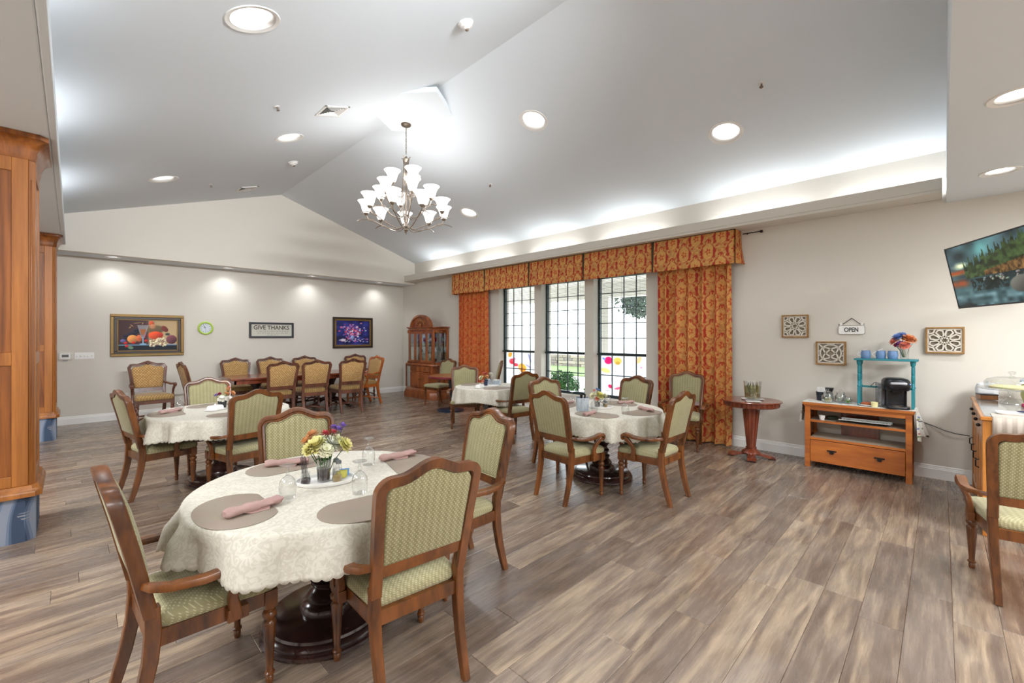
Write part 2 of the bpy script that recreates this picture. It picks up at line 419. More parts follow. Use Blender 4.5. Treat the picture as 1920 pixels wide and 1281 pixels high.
for k, (v_, dd, cx, cy, lx) in enumerate(cells):
    if k < 300:
        o = bpy.data.objects.new('plank', me0); COL.objects.link(o); o.parent = floor; o.location = (cx, cy, 0); o.scale = (lx/PL, 1, 1)
    else: plank_geo(rest, cx, cy, lx)
o = rest.build('planks', M['plank'], floor, smooth=False); o['kind'] = 'stuff'

# walls
OPEN = [(5.73, 6.745), (4.53, 5.555), (3.35, 4.345)]; OZ0, OZ1 = .43, 2.56
wr = MB(); XO = WX+.3
wr.b2((WX, YN, 0), (XO, BY+.2, OZ0)); wr.b2((WX, YN, OZ1), (XO, BY+.2, 3.6))
ys = [YN]+[q for o_ in sorted(OPEN) for q in o_]+[BY+.2]
for k in range(0, len(ys), 2): wr.b2((WX, ys[k], OZ0), (XO, ys[k+1], OZ1))
struct('wall_right', wr, M['wall'], smooth=False)
struct('wall_back', MB().b2((XL, BY, 0), (WX, BY+.2, 3.1)), M['wall'], smooth=False)
struct('wall_left', MB().b2((XL-.2, YN, 0), (XL, BY+.2, 3.0)), M['wall'], smooth=False)
struct('wall_front', MB().b2((XL-.2, YN-.2, 0), (XO, YN, 3.0)), M['wall'], smooth=False)
GY = 10.0
# gable wall above the back soffit, and the soffit itself
g = MB(); poly = [(XL, 2.888), (WX, 2.888), (WX, slope_z(WX)+.03), (RX, RZ+.03), (-.45, slope_z(-.45)+.03), (-.45, 3.0), (XL, 3.0)]
g.prism(poly, GY, GY+.12, 'y')
struct('wall_gable', g, M['gable'], smooth=False)
SOFF = [(.49, 10.29), (2.21, 10.29), (3.87, 10.29), (5.55, 10.29)]
tb = struct('trim_1', MB().b2((XL, GY+.12, 2.888), (WX, BY, 2.93)), M['ceil'], smooth=False)
cm = MB()
for (x, y) in SOFF: cm.lathe([(.082, 2.7), (.082, 3.1)], 24, (x, y, 0))
cut(tb, cm)
# soffit under the near end of the left ceiling
# window-side soffit: fascia with a ledge behind it
t2 = MB(); t2.b2((6.10, 0, 2.94), (WX, GY, 2.975)); t2.b2((6.10, 0, 2.975), (6.14, GY, 3.09))
struct('trim_2', t2, M['wall'], smooth=False, bevel=.006)
# left flat ceiling with its ledge
t3 = MB(); t3.b2((-.12, -.03, 2.98), (-.08, GY, 3.12)); t3.b2((-.46, -.03, 2.98), (-.12, GY, 3.01))
struct('trim_3', t3, M['ceil'], smooth=False, bevel=.008)
# flat ceilings
FL = [(3.86, -.31), (5.53, -.35), (2.1, -.35)]
fc = struct('ceiling', MB().b2((XL, YN, 2.90), (WX, -.05, 2.96)), M['ceil'], smooth=False, bevel=0)
cm = MB()
for (x, y) in FL: cm.lathe([(.1, 2.7), (.1, 3.2)], 24, (x, y, 0))
cut(fc, cm)
struct('ceiling', MB().b2((XL, -.05, 2.98), (-.46, BY, 3.04)), M['ceil'], smooth=False)
struct('trim_4', MB().prism([(XL, 2.90), (WX, 2.90), (WX, 3.6), (RX, RZ+.1), (XL, 3.6)], -.05, -.03, 'y'), M['ceil'], smooth=False)
struct('wall_left_upper', MB().b2((-.5, -.05, 3.0), (-.46, GY+.1, 3.5)), M['ceil'], smooth=False)
# vault
VL = [(.92, 3.56), (.94, 8.12), (2.05, 6.24)]; VR = [(4.07, 3.65), (5.25, 1.76), (5.25, 6.34)]
va = MB(); T = .02
va.prism([(-.5, slope_z(-.5)), (RX, RZ), (RX, RZ+T), (-.5, slope_z(-.5)+T)], -.05, GY+.1, 'y')
vl = struct('ceiling', va, M['ceil'], smooth=False)
vb = MB(); vb.prism([(RX, RZ), (WX, slope_z(WX)), (WX, slope_z(WX)+T), (RX, RZ+T)], -.05, GY+.1, 'y')
vr = struct('ceiling', vb, M['ceil'], smooth=False)
AN = math.atan(SL)
for o_, lst, sg in ((vl, VL, -1), (vr, VR, 1)):
    cm = MB()
    for (x, y) in lst:
        m = Matrix.Translation((x, y, slope_z(x))) @ Matrix.Rotation(sg*AN, 4, 'Y')
        c2 = MB(m); c2.lathe([(.158, -.2), (.158, .2)], 32); cm.add(c2.v, c2.f)
    cut(o_, cm)
# dropped mounting plate at the ridge for the chandelier
pl = [(2.74, 5.24), (2.74, 4.58), (3.03, 4.25), (3.50, 4.56), (3.50, 5.22), (3.16, 5.50)]
struct('trim_5', MB().prism(pl, 4.398, 4.46), M['ceil'], smooth=False)

# baseboards
def base(name, p0, p1, nrm):
    sec = [(0, 0), (.018, 0), (.018, .10), (.013, .106), (.013, .116), (.009, .12), (.009, .132), (.004, .14), (0, .14)]
    p0, p1 = Vector(p0), Vector(p1); n = Vector(nrm); vs = []
    for p in (p0, p1): vs += [tuple(p+n*a+Vector((0, 0, z))) for a, z in sec]
    k = len(sec); fs = [(i, (i+1) % k, k+(i+1) % k, k+i) for i in range(k)]+[tuple(range(k)), tuple(range(k, 2*k))]
    struct(name, MB().add(vs, fs), M['trim'], smooth=False)
base('baseboard_back', (XL, BY, 0), (WX, BY, 0), (0, -1, 0)); base('baseboard_right', (WX, YN, 0), (WX, BY, 0), (-1, 0, 0))
base('baseboard_left', (XL, YN, 0), (XL, BY, 0), (1, 0, 0))

# ---------------------------------------------------------------- windows
GX = WX+.17
pane_me = {}
for wi, (y0, y1) in enumerate(OPEN):
    W = y1-y0; r = bpy.data.objects.new('window_%d' % (wi+1), None); COL.objects.link(r); r.location = (GX, y0, OZ0); r['kind'] = 'structure'
    H_ = OZ1-OZ0; zm = 1.19-OZ0
    f = MB(); fw = .035
    f.b2((-.02, 0, 0), (.04, fw, H_)); f.b2((-.02, W-fw, 0), (.04, W, H_)); f.b2((-.02, fw, 0), (.04, W-fw, .05)); f.b2((-.02, fw, H_-.04), (.04, W-fw, H_))
    f.build('window_frame', M['sash'], r, smooth=False)
    MB().b2((-.03, fw, zm-.02), (.04, W-fw, zm+.025)).build('sash_rail', M['sash'], r, smooth=False)
    MB().b2((-.155, .002, -.03), (-.022, W-.002, -.002)).build('window_sill', M['trim'], r, smooth=False)
    MB().b2((-.022, .002, -.03), (.10, W-.002, -.002)).build('window_sill', M['trim'], r, smooth=False)
    ysub = [fw+(W-2*fw)*k/4 for k in range(5)]
    lo = [.05, .05+(zm-.02-.05)*.5, zm-.02]; up = [zm+.025+(H_-.04-zm-.025)*k/5 for k in range(6)]
    for k in range(1, 4):
        MB().b2((.0, ysub[k]-.008, .05), (.014, ysub[k]+.008, zm-.02)).build('muntin', M['sash'], r, smooth=False)
        MB().b2((.0, ysub[k]-.008, zm+.025), (.014, ysub[k]+.008, H_-.04)).build('muntin', M['sash'], r, smooth=False)
    MB().b2((.001, fw, lo[1]-.008), (.015, W-fw, lo[1]+.008)).build('muntin', M['sash'], r, smooth=False)
    for z in up[1:-1]: MB().b2((.001, fw, z-.008), (.015, W-fw, z+.008)).build('muntin', M['sash'], r, smooth=False)
    for zz in (lo, up):
        for i in range(len(zz)-1):
            for k in range(4):
                MB().b2((.006, ysub[k], zz[i]), (.010, ysub[k+1], zz[i+1])).build('pane', M['glassw'], r, smooth=False)
# painted film on the lower sashes of the outer windows
def ell(img, U, V, cx, cy, rx, ry, col, ang=0, soft=.12, shade=0):
    ca, sa = math.cos(ang), math.sin(ang); dx = U-cx; dy = V-cy
    a = (dx*ca+dy*sa)/rx; b = (-dx*sa+dy*ca)/ry; d = np.sqrt(a*a+b*b)
    k = np.clip((1-d)/soft, 0, 1)[..., None]; c = np.array(col)/255.0
    if shade: sh = 1+shade*(-a*.5+b*.6); c = c[None, None, :]*sh[..., None]
    img[:] = img*(1-k)+c*k
def film_col(seed):
    U, V = np.meshgrid(np.linspace(0, 1, 110), np.linspace(0, 1, 90)); im = np.ones(U.shape+(3,))*np.array([.95, .96, 1.0])
    rs = np.random.RandomState(seed)
    if seed == 1:
        pal = [((.12, .93), (240, 160, 60), .10, .07), ((.18, .72), (215, 50, 70), .10, .10), ((.30, .62), (215, 60, 80), .09, .06), ((.5, .55), (245, 170, 70), .13, .15), ((.52, .46), (235, 140, 50), .09, .09), ((.72, .85), (150, 150, 205), .03, .16), ((.93, .93), (120, 120, 200), .08, .05), ((.68, .6), (170, 160, 215), .03, .12), ((.9, .7), (210, 225, 235), .06, .12), ((.25, .8), (225, 120, 150), .05, .05)]
    else:
        pal = [((.16, .88), (232, 20, 100), .11, .10), ((.36, .88), (245, 185, 90), .10, .10), ((.36, .82), (190, 150, 60), .05, .06), ((.80, .93), (245, 190, 140), .12, .05), ((.1, .62), (250, 205, 130), .07, .12), ((.84, .74), (225, 110, 170), .02, .03), ((.2, .22), (230, 40, 90), .05, .06), ((.42, .2), (235, 90, 120), .04, .16), ((.5, .12), (235, 150, 160), .04, .12), ((.06, .92), (120, 140, 220), .03, .05)]
    for (c, col, rx, ry) in pal: ell(im, U, V, c[0], c[1], rx, ry, col, rs.rand()*3, .25)
    for k in range(9):
        a, b = rs.rand(2); an = rs.rand()*3; ell(im, U, V, a, b*.8+.1, .16, .006, (190, 185, 200), an, .8)
    return im
M['film'] = colattr('painted_film', rough=.6, trans=.75)
for wi, seed in ((0, 1), (2, 2)):
    y0, y1 = OPEN[wi]; z0, z1 = OZ0+.052, 1.165
    yy = np.linspace(y1-.037, y0+.037, 110); zz = np.linspace(z0, z1, 90); Y, Z = np.meshgrid(yy, zz)
    P = np.stack([np.full_like(Y, GX+.018), Y, Z], -1)
    im = film_col(seed)
    o = sheet('window_film', P, im, M['film'])
    tag(o, ['white film painted with a red butterfly and orange flowers, lower panes of the left window', '', 'white film painted with a magenta blossom, lower panes of the window beside the right curtain'][wi], 'window film')
# blinds
for wi, (y0, y1) in enumerate(OPEN):
    b = thing('venetian_blind', ['dark green slatted blind lowered in the left window by the far curtain', 'dark green slatted blind lowered in the middle window', 'dark green slatted blind lowered in the window nearest the right curtain'][wi], 'blind', (WX+.11, (y0+y1)/2, 1.19), group='window blinds')
    hw = (y1-y0)/2-.012; sl = MB(); z = .03
    tilt = Matrix.Rotation(math.radians(4), 4, 'Y')
    while z < 1.33: sl.box((0, 0, z), (.024, 2*hw, .0012), m=tilt); z += .0235
    o = sl.build('slats', M['sash'], b, smooth=False); o['kind'] = 'stuff'
    MB().b2((-.014, -hw, -.012), (.014, hw, .014)).build('bottom_rail', M['sash'], b, bevel=.003)
    MB().b2((-.02, -hw, 1.335), (.02, hw, 1.365)).build('head_rail', M['sash'], b)
    for yy in (-hw*.7, 0, hw*.7):
        MB().tube([(-.013, yy, 0), (-.013, yy, 1.34)], .0012, 5).build('ladder_cord', M['sash'], b)
# ---------------------------------------------------------------- outside
M['concrete'] = plain('concrete', C(226, 220, 208), .9, var=.15)
M['lawn'] = plain('lawn', C(120, 140, 84), .95, var=.5)
struct('ground', MB().b2((XO, -10, -.25), (60, 40, -.06)), M['concrete'], smooth=False)
struct('lawn', MB().b2((14.0, -6, -.06), (18, 34, -.02)), M['lawn'], smooth=False)
sw = thing('garden_wall', 'low grey stone retaining wall beyond the lawn outside the middle window', 'wall', (18.0, 14, -.06))
smats = [plain('stone_%d' % k, c, .95, var=.3) for k, c in enumerate([C(150, 140, 128), C(172, 160, 146), C(132, 124, 116)])]
smb = [MB(), MB(), MB()]
MB().b2((.25, -14, 0), (.5, 14, .62)).build('core', smats[2], sw)
for row in range(4):
    y = -14+random.random()*.3
    while y < 14:
        L_ = .35+random.random()*.3; smb[random.randrange(3)].box((.16+random.random()*.03, y+L_/2, .08+row*.155), (.3, L_-.02, .145)); y += L_
for k in range(3):
    o = smb[k].build('stones', smats[k], sw, bevel=.012); o['kind'] = 'stuff'
def leafcloud(mb, c, rad, n, size, flat=1, seed=0):
    rs = np.random.RandomState(seed)
    for k in range(n):
        d = rs.normal(size=3); d /= np.linalg.norm(d); rr = (.55+.45*rs.rand()); p = np.array(c)+d*np.array(rad)*rr
        a = rs.normal(size=3); a /= np.linalg.norm(a); b = np.cross(a, d); b /= (np.linalg.norm(b)+1e-6); s_ = size*(.6+.8*rs.rand())
        mb.add([tuple(p-a*s_), tuple(p+b*s_*.45), tuple(p+a*s_), tuple(p-b*s_*.45)], [(0, 1, 2, 3)])
def shrub(name, label, loc, rad, n, size, mat, seed):
    t = thing(name, label, 'shrub', loc)
    m = MB(); leafcloud(m, (0, 0, rad[2]), rad, n, size, seed=seed); o = m.build('foliage', mat, t, smooth=False); o['kind'] = 'stuff'
    s_ = MB()
    for k in range(5):
        a = k*1.26; s_.tube([(.02*math.cos(a), .02*math.sin(a), 0), (rad[0]*.4*math.cos(a), rad[1]*.4*math.sin(a), rad[2])], [.012, .005], 5)
    s_.build('stem', M['oak'], t)
M['bush'] = plain('bush_leaf', C(64, 120, 62), .8, var=.6); M['tree'] = plain('tree_leaf', C(84, 104, 92), .8, var=.5)
shrub('round_bush', 'rounded green bush seen through the middle window', (8.7, 6.85, -.06), (.42, .5, .36), 2600, .035, M['bush'], 1)
shrub('small_shrub', 'small sparse shrub right of the round bush outside', (8.6, 5.95, -.06), (.12, .14, .22), 260, .03, M['bush'], 2)
tr = thing('tree', 'tree with hanging grey green branches outside the right window', 'tree', (13.2, 6.2, -.06))
m = MB()
for k, (c, r_) in enumerate([((-.6, 1.1, 3.3), (1.2, 1.5, .9)), ((-.3, .2, 3.8), (1.6, 1.8, 1.1)), ((-.5, 2.0, 3.5), (1.0, .9, .6)), ((0, -1, 3.6), (1.5, 1.4, 1.0)), ((-.4, .7, 2.6), (.5, .6, .5))]):
    leafcloud(m, c, r_, 1300, .07, seed=10+k)
o = m.build('foliage', M['tree'], tr, smooth=False); o['kind'] = 'stuff'
MB().tube([(0, 0, 0), (.05, 0, 1.2), (-.05, .1, 2.4), (-.2, .2, 3.6)], [.17, .14, .12, .06], 10).build('trunk', M['oak'], tr)
pc = thing('porch_column', 'white square porch column outside the right window', 'column', (8.85, 5.62, -.06))
MB().box((0, 0, 1.25), (.22, .22, 2.5)).build('shaft', M['trim'], pc, bevel=.005)
MB().box((0, 0, .1), (.28, .28, .2)).build('base', M['trim'], pc, bevel=.005)
MB().box((0, 0, 2.42), (.27, .27, .08)).build('capital', M['trim'], pc, bevel=.005)
pr = thing('porch_roof', 'pale porch roof over the paving outside the windows', 'roof', (XO, 5, 2.56))
MB().b2((0, -8, .22), (2.6, 9, .34)).build('deck', M['trim'], pr)
MB().b2((2.33, -8, -.12), (2.55, 9, .22)).build('beam', M['trim'], pr)

# ---------------------------------------------------------------- wooden column wraps at the left
def oct_(x0, x1, y0, y1, c, g=0):
    x0 -= g; x1 += g; y0 -= g; y1 += g
    return [(x0+c, y0), (x1-c, y0), (x1, y0+c), (x1, y1-c), (x1-c, y1), (x0+c, y1), (x0, y1-c), (x0, y0+c)]
def carpet_mat():
    m, nt, b = newmat('blue_carpet'); N = nt.nodes.new; L = nt.links.new
    tc = N('ShaderNodeTexCoord'); wv = N('ShaderNodeTexWave'); wv.inputs['Scale'].default_value = 2.2; wv.inputs['Distortion'].default_value = 9; wv.inputs['Detail Scale'].default_value = .6; wv.inputs['Detail'].default_value = 1
    L(tc.outputs['Object'], wv.inputs['Vector']); r = N('ShaderNodeValToRGB'); e = r.color_ramp.elements; r.color_ramp.interpolation = 'CONSTANT'
    e[0].color = C(62, 76, 98); e[1].position = .5; e[1].color = C(112, 124, 146); x = e.new(.3); x.color = C(84, 100, 124); x = e.new(.72); x.color = C(136, 144, 160)
    L(wv.outputs['Fac'], r.inputs[0])
    w2 = N('ShaderNodeTexWave'); w2.bands_direction = 'Z'; w2.inputs['Scale'].default_value = 14; L(tc.outputs['Object'], w2.inputs['Vector'])
    n = N('ShaderNodeTexNoise'); n.inputs['Scale'].default_value = 3.2; L(tc.outputs['Object'], n.inputs['Vector'])
    a = N('ShaderNodeMath'); a.operation = 'GREATER_THAN'; a.inputs[1].default_value = .63; L(n.outputs['Fac'], a.inputs[0])
    c = N('ShaderNodeMath'); c.operation = 'GREATER_THAN'; c.inputs[1].default_value = .6; L(w2.outputs['Fac'], c.inputs[0])
    d = N('ShaderNodeMath'); d.operation = 'MULTIPLY'; L(a.outputs[0], d.inputs[0]); L(c.outputs[0], d.inputs[1])
    mx = N('ShaderNodeMixRGB'); mx.inputs[2].default_value = C(140, 142, 148); L(d.outputs[0], mx.inputs[0]); L(r.outputs[0], mx.inputs[1]); L(mx.outputs[0], b.inputs['Base Color'])
    b.inputs['Roughness'].default_value = 1; bp = N('ShaderNodeBump'); bp.inputs['Strength'].default_value = .5; n3 = N('ShaderNodeTexNoise'); n3.inputs['Scale'].default_value = 400
    L(tc.outputs['Object'], n3.inputs['Vector']); L(n3.outputs['Fac'], bp.inputs['Height']); bp.inputs['Distance'].default_value = .003; L(bp.outputs[0], b.inputs['Normal']); return m
M['carpet'] = carpet_mat()
def column_wrap(label, x1, y0):
    W = .62; t = thing('wooden_column', label, 'column', (x1-W/2, y0+W/2, 0)); h = W/2; cc = .035
    MB().rings(oct_(-h, h, -h, h, .05), [(1, 0), (1, .33)]).build('carpet_base', M['carpet'], t)
    b = MB(); b.rings(oct_(-h, h, -h, h, cc, .035), [(1, .33), (1, .355), (.985, .375), (.955, .385), (.94, .41), (.93, .41)]); b.build('base_moulding', M['oakf'], t)
    co = MB(); co.rings(oct_(-h, h, -h, h, cc, -.015), [(1, .41), (1, 2.80)]); co.build('core', M['oak'], t)
    # face frames with recessed panels
    st = .082
    for fi in range(4):
        R = Matrix.Rotation(fi*PI/2, 4, 'Z'); fr = MB(R); a = h-cc
        for (p, q) in [((-a, .41), (-a+st, 2.80)), ((a-st, .41), (a, 2.80)), ((-a+st, .41), (a-st, .49)), ((-a+st, 1.29), (a-st, 1.385)), ((-a+st, 2.70), (a-st, 2.80))]:
            fr.b2((p[0], -h, p[1]), (q[0], -h+.02, q[1]))
        fr.build('face_frame', M['oakf'], t, bevel=.003)
        for z0, z1 in ((.49, 1.29), (1.385, 2.70)):
            MB(R).b2((-a+st, -h+.01, z0), (a-st, -h+.018, z1)).build('panel', M['oak'], t, bevel=.002)
        c = MB(Matrix.Rotation(fi*PI/2+PI/4, 4, 'Z')); dd = (h-cc/2)*math.sqrt(2)-.004
        c.b2((-.018, -dd-.002, .41), (.018, -dd+.01, 2.80)); c.b2((-.004, -dd-.006, .5), (.004, -dd, 2.66)); c.build('corner_bead', M['oakf'], t, bevel=.002)
    cr = MB(); cr.rings(oct_(-h, h, -h, h, cc), [(.99, 2.80), (1.0, 2.80), (1.02, 2.82), (1.03, 2.84), (1.03, 2.86), (1.09, 2.91), (1.17, 2.94), (1.22, 2.945), (1.22, 2.978)]); cr.build('crown_moulding', M['oak'], t)
column_wrap('panelled oak column with blue carpeted base at the left edge of the photo, nearest', -.195, 4.77)
column_wrap('panelled oak column with blue carpeted base standing farther back by the thermostat', -.17, 9.12)
# ---------------------------------------------------------------- sage green dining chairs
def mir(pts, s): return [(p[0]*s, p[1], p[2]) for p in pts]
def sq(w, d=None, c=.2):
    d = d or w; w /= 2; d /= 2; k = c*min(w, d)
    return [(-w+k, -d), (w-k, -d), (w, -d+k), (w, d-k), (w-k, d), (-w+k, d), (-w, d-k), (-w, -d+k)]
def lean(x, y, z): return (x, y-.21*max(0, z-.45)-.03*max(0, z-.75), z)
def back_curve(hw, zs, zc, rise, n=16):
    """outline from left shoulder over a camel top to right shoulder"""
    pts = []
    for a in range(0, 7):
        q = PI-a*PI/12; pts.append((-hw+.045+.045*math.cos(q), zs+.045*math.sin(q)))
    w = hw-.045
    for k in range(1, n):
        x = -w+2*w*k/n; pts.append((x, zs+.045+rise*(.5+.5*math.cos(PI*min(1, abs(x)/(w*.86))))**1.2))
    return pts+[(-p[0], p[1]) for p in pts[:7]][::-1]
def leg_turned(mb, x, y, z1, twist=False, k_=1.0):
    def fn(r, z, t):
        if twist and .08 < z < .34: return r*(1+.22*math.cos(t*2-z*60))
        if not twist and .07 < z < .27: return r*(1-.10*abs(math.cos(t*4))**4)
        return r
    prof = [(.0, 0), (.013, 0), (.016, .012), (.016, .03), (.012, .036), (.020, .042), (.021, .05), (.015, .056), (.014, .07)]
    for k in range(1, 15): prof.append((.014+.012*k/14 if not twist else .021, .07+.2*k/14))
    prof += [(.028, .28), (.024, .29), (.018, .296), (.020, .303), (.029, .315), (.030, .328), (.024, .338), (.018, .343), (.025, .352), (.025, .36)]
    if twist: prof = prof[:9]+[(.021, .07+.24*k/30) for k in range(31)]+[(.026, .32), (.018, .335), (.026, .35), (.026, .36)]
    mb.lathe([(r, z*k_) for r, z in prof], 24, (x, y, 0), fn)
    mb.box((x, y, (z1+.36*k_)/2), (.05, .05, z1-.36*k_))
def seat_outline(wf, wb, yf, yb, n=9, r=.05):
    pts = []
    for (cx, cy, a0) in ((wf-r, yf-r, 0), (-wf+r, yf-r, PI/2), (-wb+r, yb+r, PI), (wb-r, yb+r, 3*PI/2)):
        for k in range(n): a = a0+PI/2*k/(n-1); pts.append((cx+r*math.cos(a), cy+r*math.sin(a)+(.02*(1-(cx/wf)**2) if cy > 0 else 0)))
    return pts
def make_green(arms=True):
    t = thing('dining_chair', '', 'chair')
    for s in (-1, 1):
        m = MB(); pts = mir([(.185, -.268, 0), (.186, -.245, .08), (.188, -.218, .18), (.191, -.195, .30), (.193, -.187, .40), (.195, -.190, .50)], s)
        m.sweep(pts, (1, 0, 0), sq(.042, .036), [(.85, .85), (.95, .9), (1.05, 1), (1.15, 1.05), (1.2, 1.1), (1.1, 1.1)]); m.build('leg', M['chair'], t)
        m = MB(); leg_turned(m, s*.215, .205, .407, k_=.93); m.build('leg', M['chair'], t)
    f = MB()
    f.b2((-.195, .19, .348), (.195, .215, .407)); f.b2((-.185, -.20, .348), (.185, -.175, .407))
    for s in (-1, 1):
        f.sweep([(s*.192, -.185, .378), (s*.206, 0, .378), (s*.219, .20, .378)], (0, 0, 1), [(-.012, -.031), (.012, -.031), (.014, -.02), (.014, .02), (.012, .031), (-.012, .031)])
    f.build('seat_frame', M['chair'], t)
    so = seat_outline(.24, .203, .242, -.180)
    MB().rings(so, [(.95, .402), (.985, .41), (1, .426), (.985, .446), (.93, .461), (.78, .472), (.5, .479), (.2, .481), (.02, .481)]).build('seat', M['greens'], t, ang=60)
    # back frame
    out = back_curve(.215, .902, .98, .045)
    path = [(-.194, .47), (-.199, .60), (-.207, .74), (-.213, .85)]+out+[(.213, .85), (.207, .74), (.199, .60), (.194, .47)]
    sec = [(-.021, -.022), (.018, -.024), (.022, -.018), (.022, -.010), (.017, -.006), (.022, -.002), (.022, .006), (.017, .010), (.022, .014), (.020, .022), (.008, .024), (.004, .019), (0, .024), (-.015, .024), (-.021, .014)]
    m = MB(lean); m.sweep([(p[0], -.190, p[1]) for p in path], (0, 1, 0), sec)
    m.b2((-.185, -.204, .548), (.185, -.176, .60))
    m.build('back_frame', M['chair'], t)
    inn = [(-.182, .597)]+[(p[0]*.90, p[1]-.018) for p in [(-.207, .74), (-.213, .86)]+out+[(.213, .86), (.207, .74)]]+[(.182, .597)]
    # upholstered panel
    m = MB(lean); m.rings(inn, [(.93, -.210), (.985, -.206), (1, -.197), (1, -.184), (.985, -.174), (.93, -.164), (.8, -.156), (.5, -.149), (.2, -.147), (.02, -.147)], ctr=(0, .78), ax='y')
    m.build('backrest', M['greenb'], t, ang=60)
    m = MB(lean); q = [(p[0]*.965, (p[1]-.78)*.975+.78) for p in inn]; m.tube([(p[0], -.166, p[1]) for p in q], .0035, 6, closed=True); m.build('piping', M['greenb'], t)
    if arms:
        for s in (-1, 1):
            a = MB(); pts = mir([(.200, -.225, .600), (.240, -.205, .597), (.268, -.15, .588), (.282, -.05, .580), (.283, .03, .584), (.280, .09, .595), (.277, .130, .597), (.276, .154, .581), (.275, .157, .558), (.274, .144, .545)], s)
            sec_ = [(-.013, -.021), (-.013, .021), (0, .025), (.012, .019), (.012, -.019), (0, -.025)]
            a.sweep(pts, (1, 0, 0), sec_, [.9, 1, 1, 1.05, 1.05, 1.1, 1.1, 1.05, 1, .8])
            o = a.build('arm', M['chair'], t, ang=45)
            q = MB(); pts = mir([(.272, .128, .568), (.266, .092, .53), (.254, .064, .49), (.248, .056, .45), (.244, .064, .405), (.242, .075, .36)], s)
            q.sweep(pts, (1, 0, 0), sq(.034, .030, .3), [1.2, 1.05, 1, 1.05, 1.25, 1.3]); q.box((s*.243, .075, .378), (.034, .075, .05))
            q.build('arm_support', M['chair'], o, bevel=.002)
    return t

# ---------------------------------------------------------------- carved dining chairs with tan chenille
def make_carved(arms=False, wd='carved'):
    t = thing('carved_dining_chair', '', 'chair'); Wd = M[wd]
    for s in (-1, 1):
        m = MB(); pts = mir([(.205, -.335, 0), (.205, -.30, .10), (.208, -.26, .22), (.212, -.238, .36), (.214, -.238, .50)], s)
        m.sweep(pts, (1, 0, 0), sq(.048, .044), [.9, .95, 1.05, 1.1, 1.0]); m.build('leg', Wd, t)
        m = MB(); leg_turned(m, s*.232, .225, .45, True); m.build('leg', Wd, t)
    f = MB(); f.b2((-.22, .212, .385), (.22, .24, .45)); f.b2((-.2, -.25, .385), (.2, -.222, .45))
    for s in (-1, 1): f.sweep([(s*.21, -.235, .418), (s*.234, .22, .418)], (0, 0, 1), [(-.014, -.032), (.014, -.032), (.014, .032), (-.014, .032)])
    f.build('seat_frame', Wd, t, bevel=.002)
    x = MB(); n = 9
    for sy in (-1, 1):
        pts = [(-.22+.44*k/8, (-.27 if sy < 0 else .22)*(1-.85*math.sin(PI*k/8)), .13+.03*math.sin(PI*k/8)) for k in range(9)]
        x.tube(pts, .014, 8)
    x.lathe([(0, .14), (.02, .145), (.028, .16), (.015, .175), (.01, .19), (0, .2)], 12); x.build('stretcher', Wd, t)
    so = seat_outline(.262, .225, .262, -.225)
    MB().rings(so, [(.95, .445), (.99, .455), (1, .475), (.98, .505), (.9, .525), (.7, .535), (.4, .540), (.02, .541)]).build('seat', M['tans'], t, ang=60)
    n = 18; top = []
    for k in range(n+1):
        u = -1+2*k/n; top.append((u*.25, .975+.058*(1-u*u)**.7+.014*math.cos(u*2*PI)))
    path = [(-.212, .48), (-.215, .62), (-.228, .80), (-.245, .93)]+[(-.25, .965)]+top[1:-1]+[(.25, .965), (.245, .93), (.228, .80), (.215, .62), (.212, .48)]
    m = MB(lean); m.sweep([(p[0], -.24, p[1]) for p in path], (0, 1, 0), [(-.024, -.02), (.02, -.02), (.024, 0), (.018, .018), (.004, .02), (0, .014), (-.02, .018), (-.024, 0)])
    m.b2((-.2, -.256, .555), (.2, -.226, .62)); m.build('back_frame', Wd, t)
    c = MB(lean)   # shell crest
    for k in range(-3, 4):
        a = k*.36; c.ball((.034*math.sin(a), -.222, 1.045+.026*math.cos(a)-.016), .022, 10, 6, (.55, .6, 1.1))
    c.ball((0, -.215, 1.03), .02, 10, 6); c.ball((0, -.25, 1.035), .03, 10, 6, (1.3, 1.0, .8))
    for s in (-1, 1):
        c.ball((s*.055, -.222, 1.032), .02, 10, 6, (1.6, .6, .7)); MB(lean).ball((s*.252, -.24, .968), .02, 10, 6).build('scroll', Wd, t)
    c.build('crest', Wd, t)
    inn = [(-.195, .617), (-.21, .80), (-.222, .93)]+[(p[0]*.88, p[1]-.028) for p in top[1:-1]]+[(.222, .93), (.21, .80), (.195, .617)]
    m = MB(lean); m.rings(inn, [(.93, -.262), (1, -.252), (1, -.23), (.98, -.215), (.9, -.2), (.7, -.190), (.4, -.186), (.02, -.185)], ctr=(0, .8), ax='y'); m.build('backrest', M['tanb'], t, ang=60)
    if arms:
        for s in (-1, 1):
            a = MB(); pts = mir([(.222, -.285, .70), (.25, -.18, .69), (.275, -.04, .675), (.285, .06, .69), (.285, .12, .695), (.285, .150, .675), (.285, .145, .65)], s)
            a.sweep(pts, (1, 0, 0), [(-.013, -.02), (-.013, .02), (0, .025), (.013, .018), (.013, -.018), (0, -.025)], [1, 1, 1.05, 1.1, 1.2, 1.1, .8]); o = a.build('arm', Wd, t, ang=45)
            q = MB(); q.sweep(mir([(.282, .12, .66), (.275, .07, .60), (.27, .06, .54), (.27, .09, .48), (.265, .10, .40)], s), (1, 0, 0), sq(.034, .03, .3), [1.1, 1, 1, 1.1, 1.2]); q.build('arm_support', Wd, o)
    return t

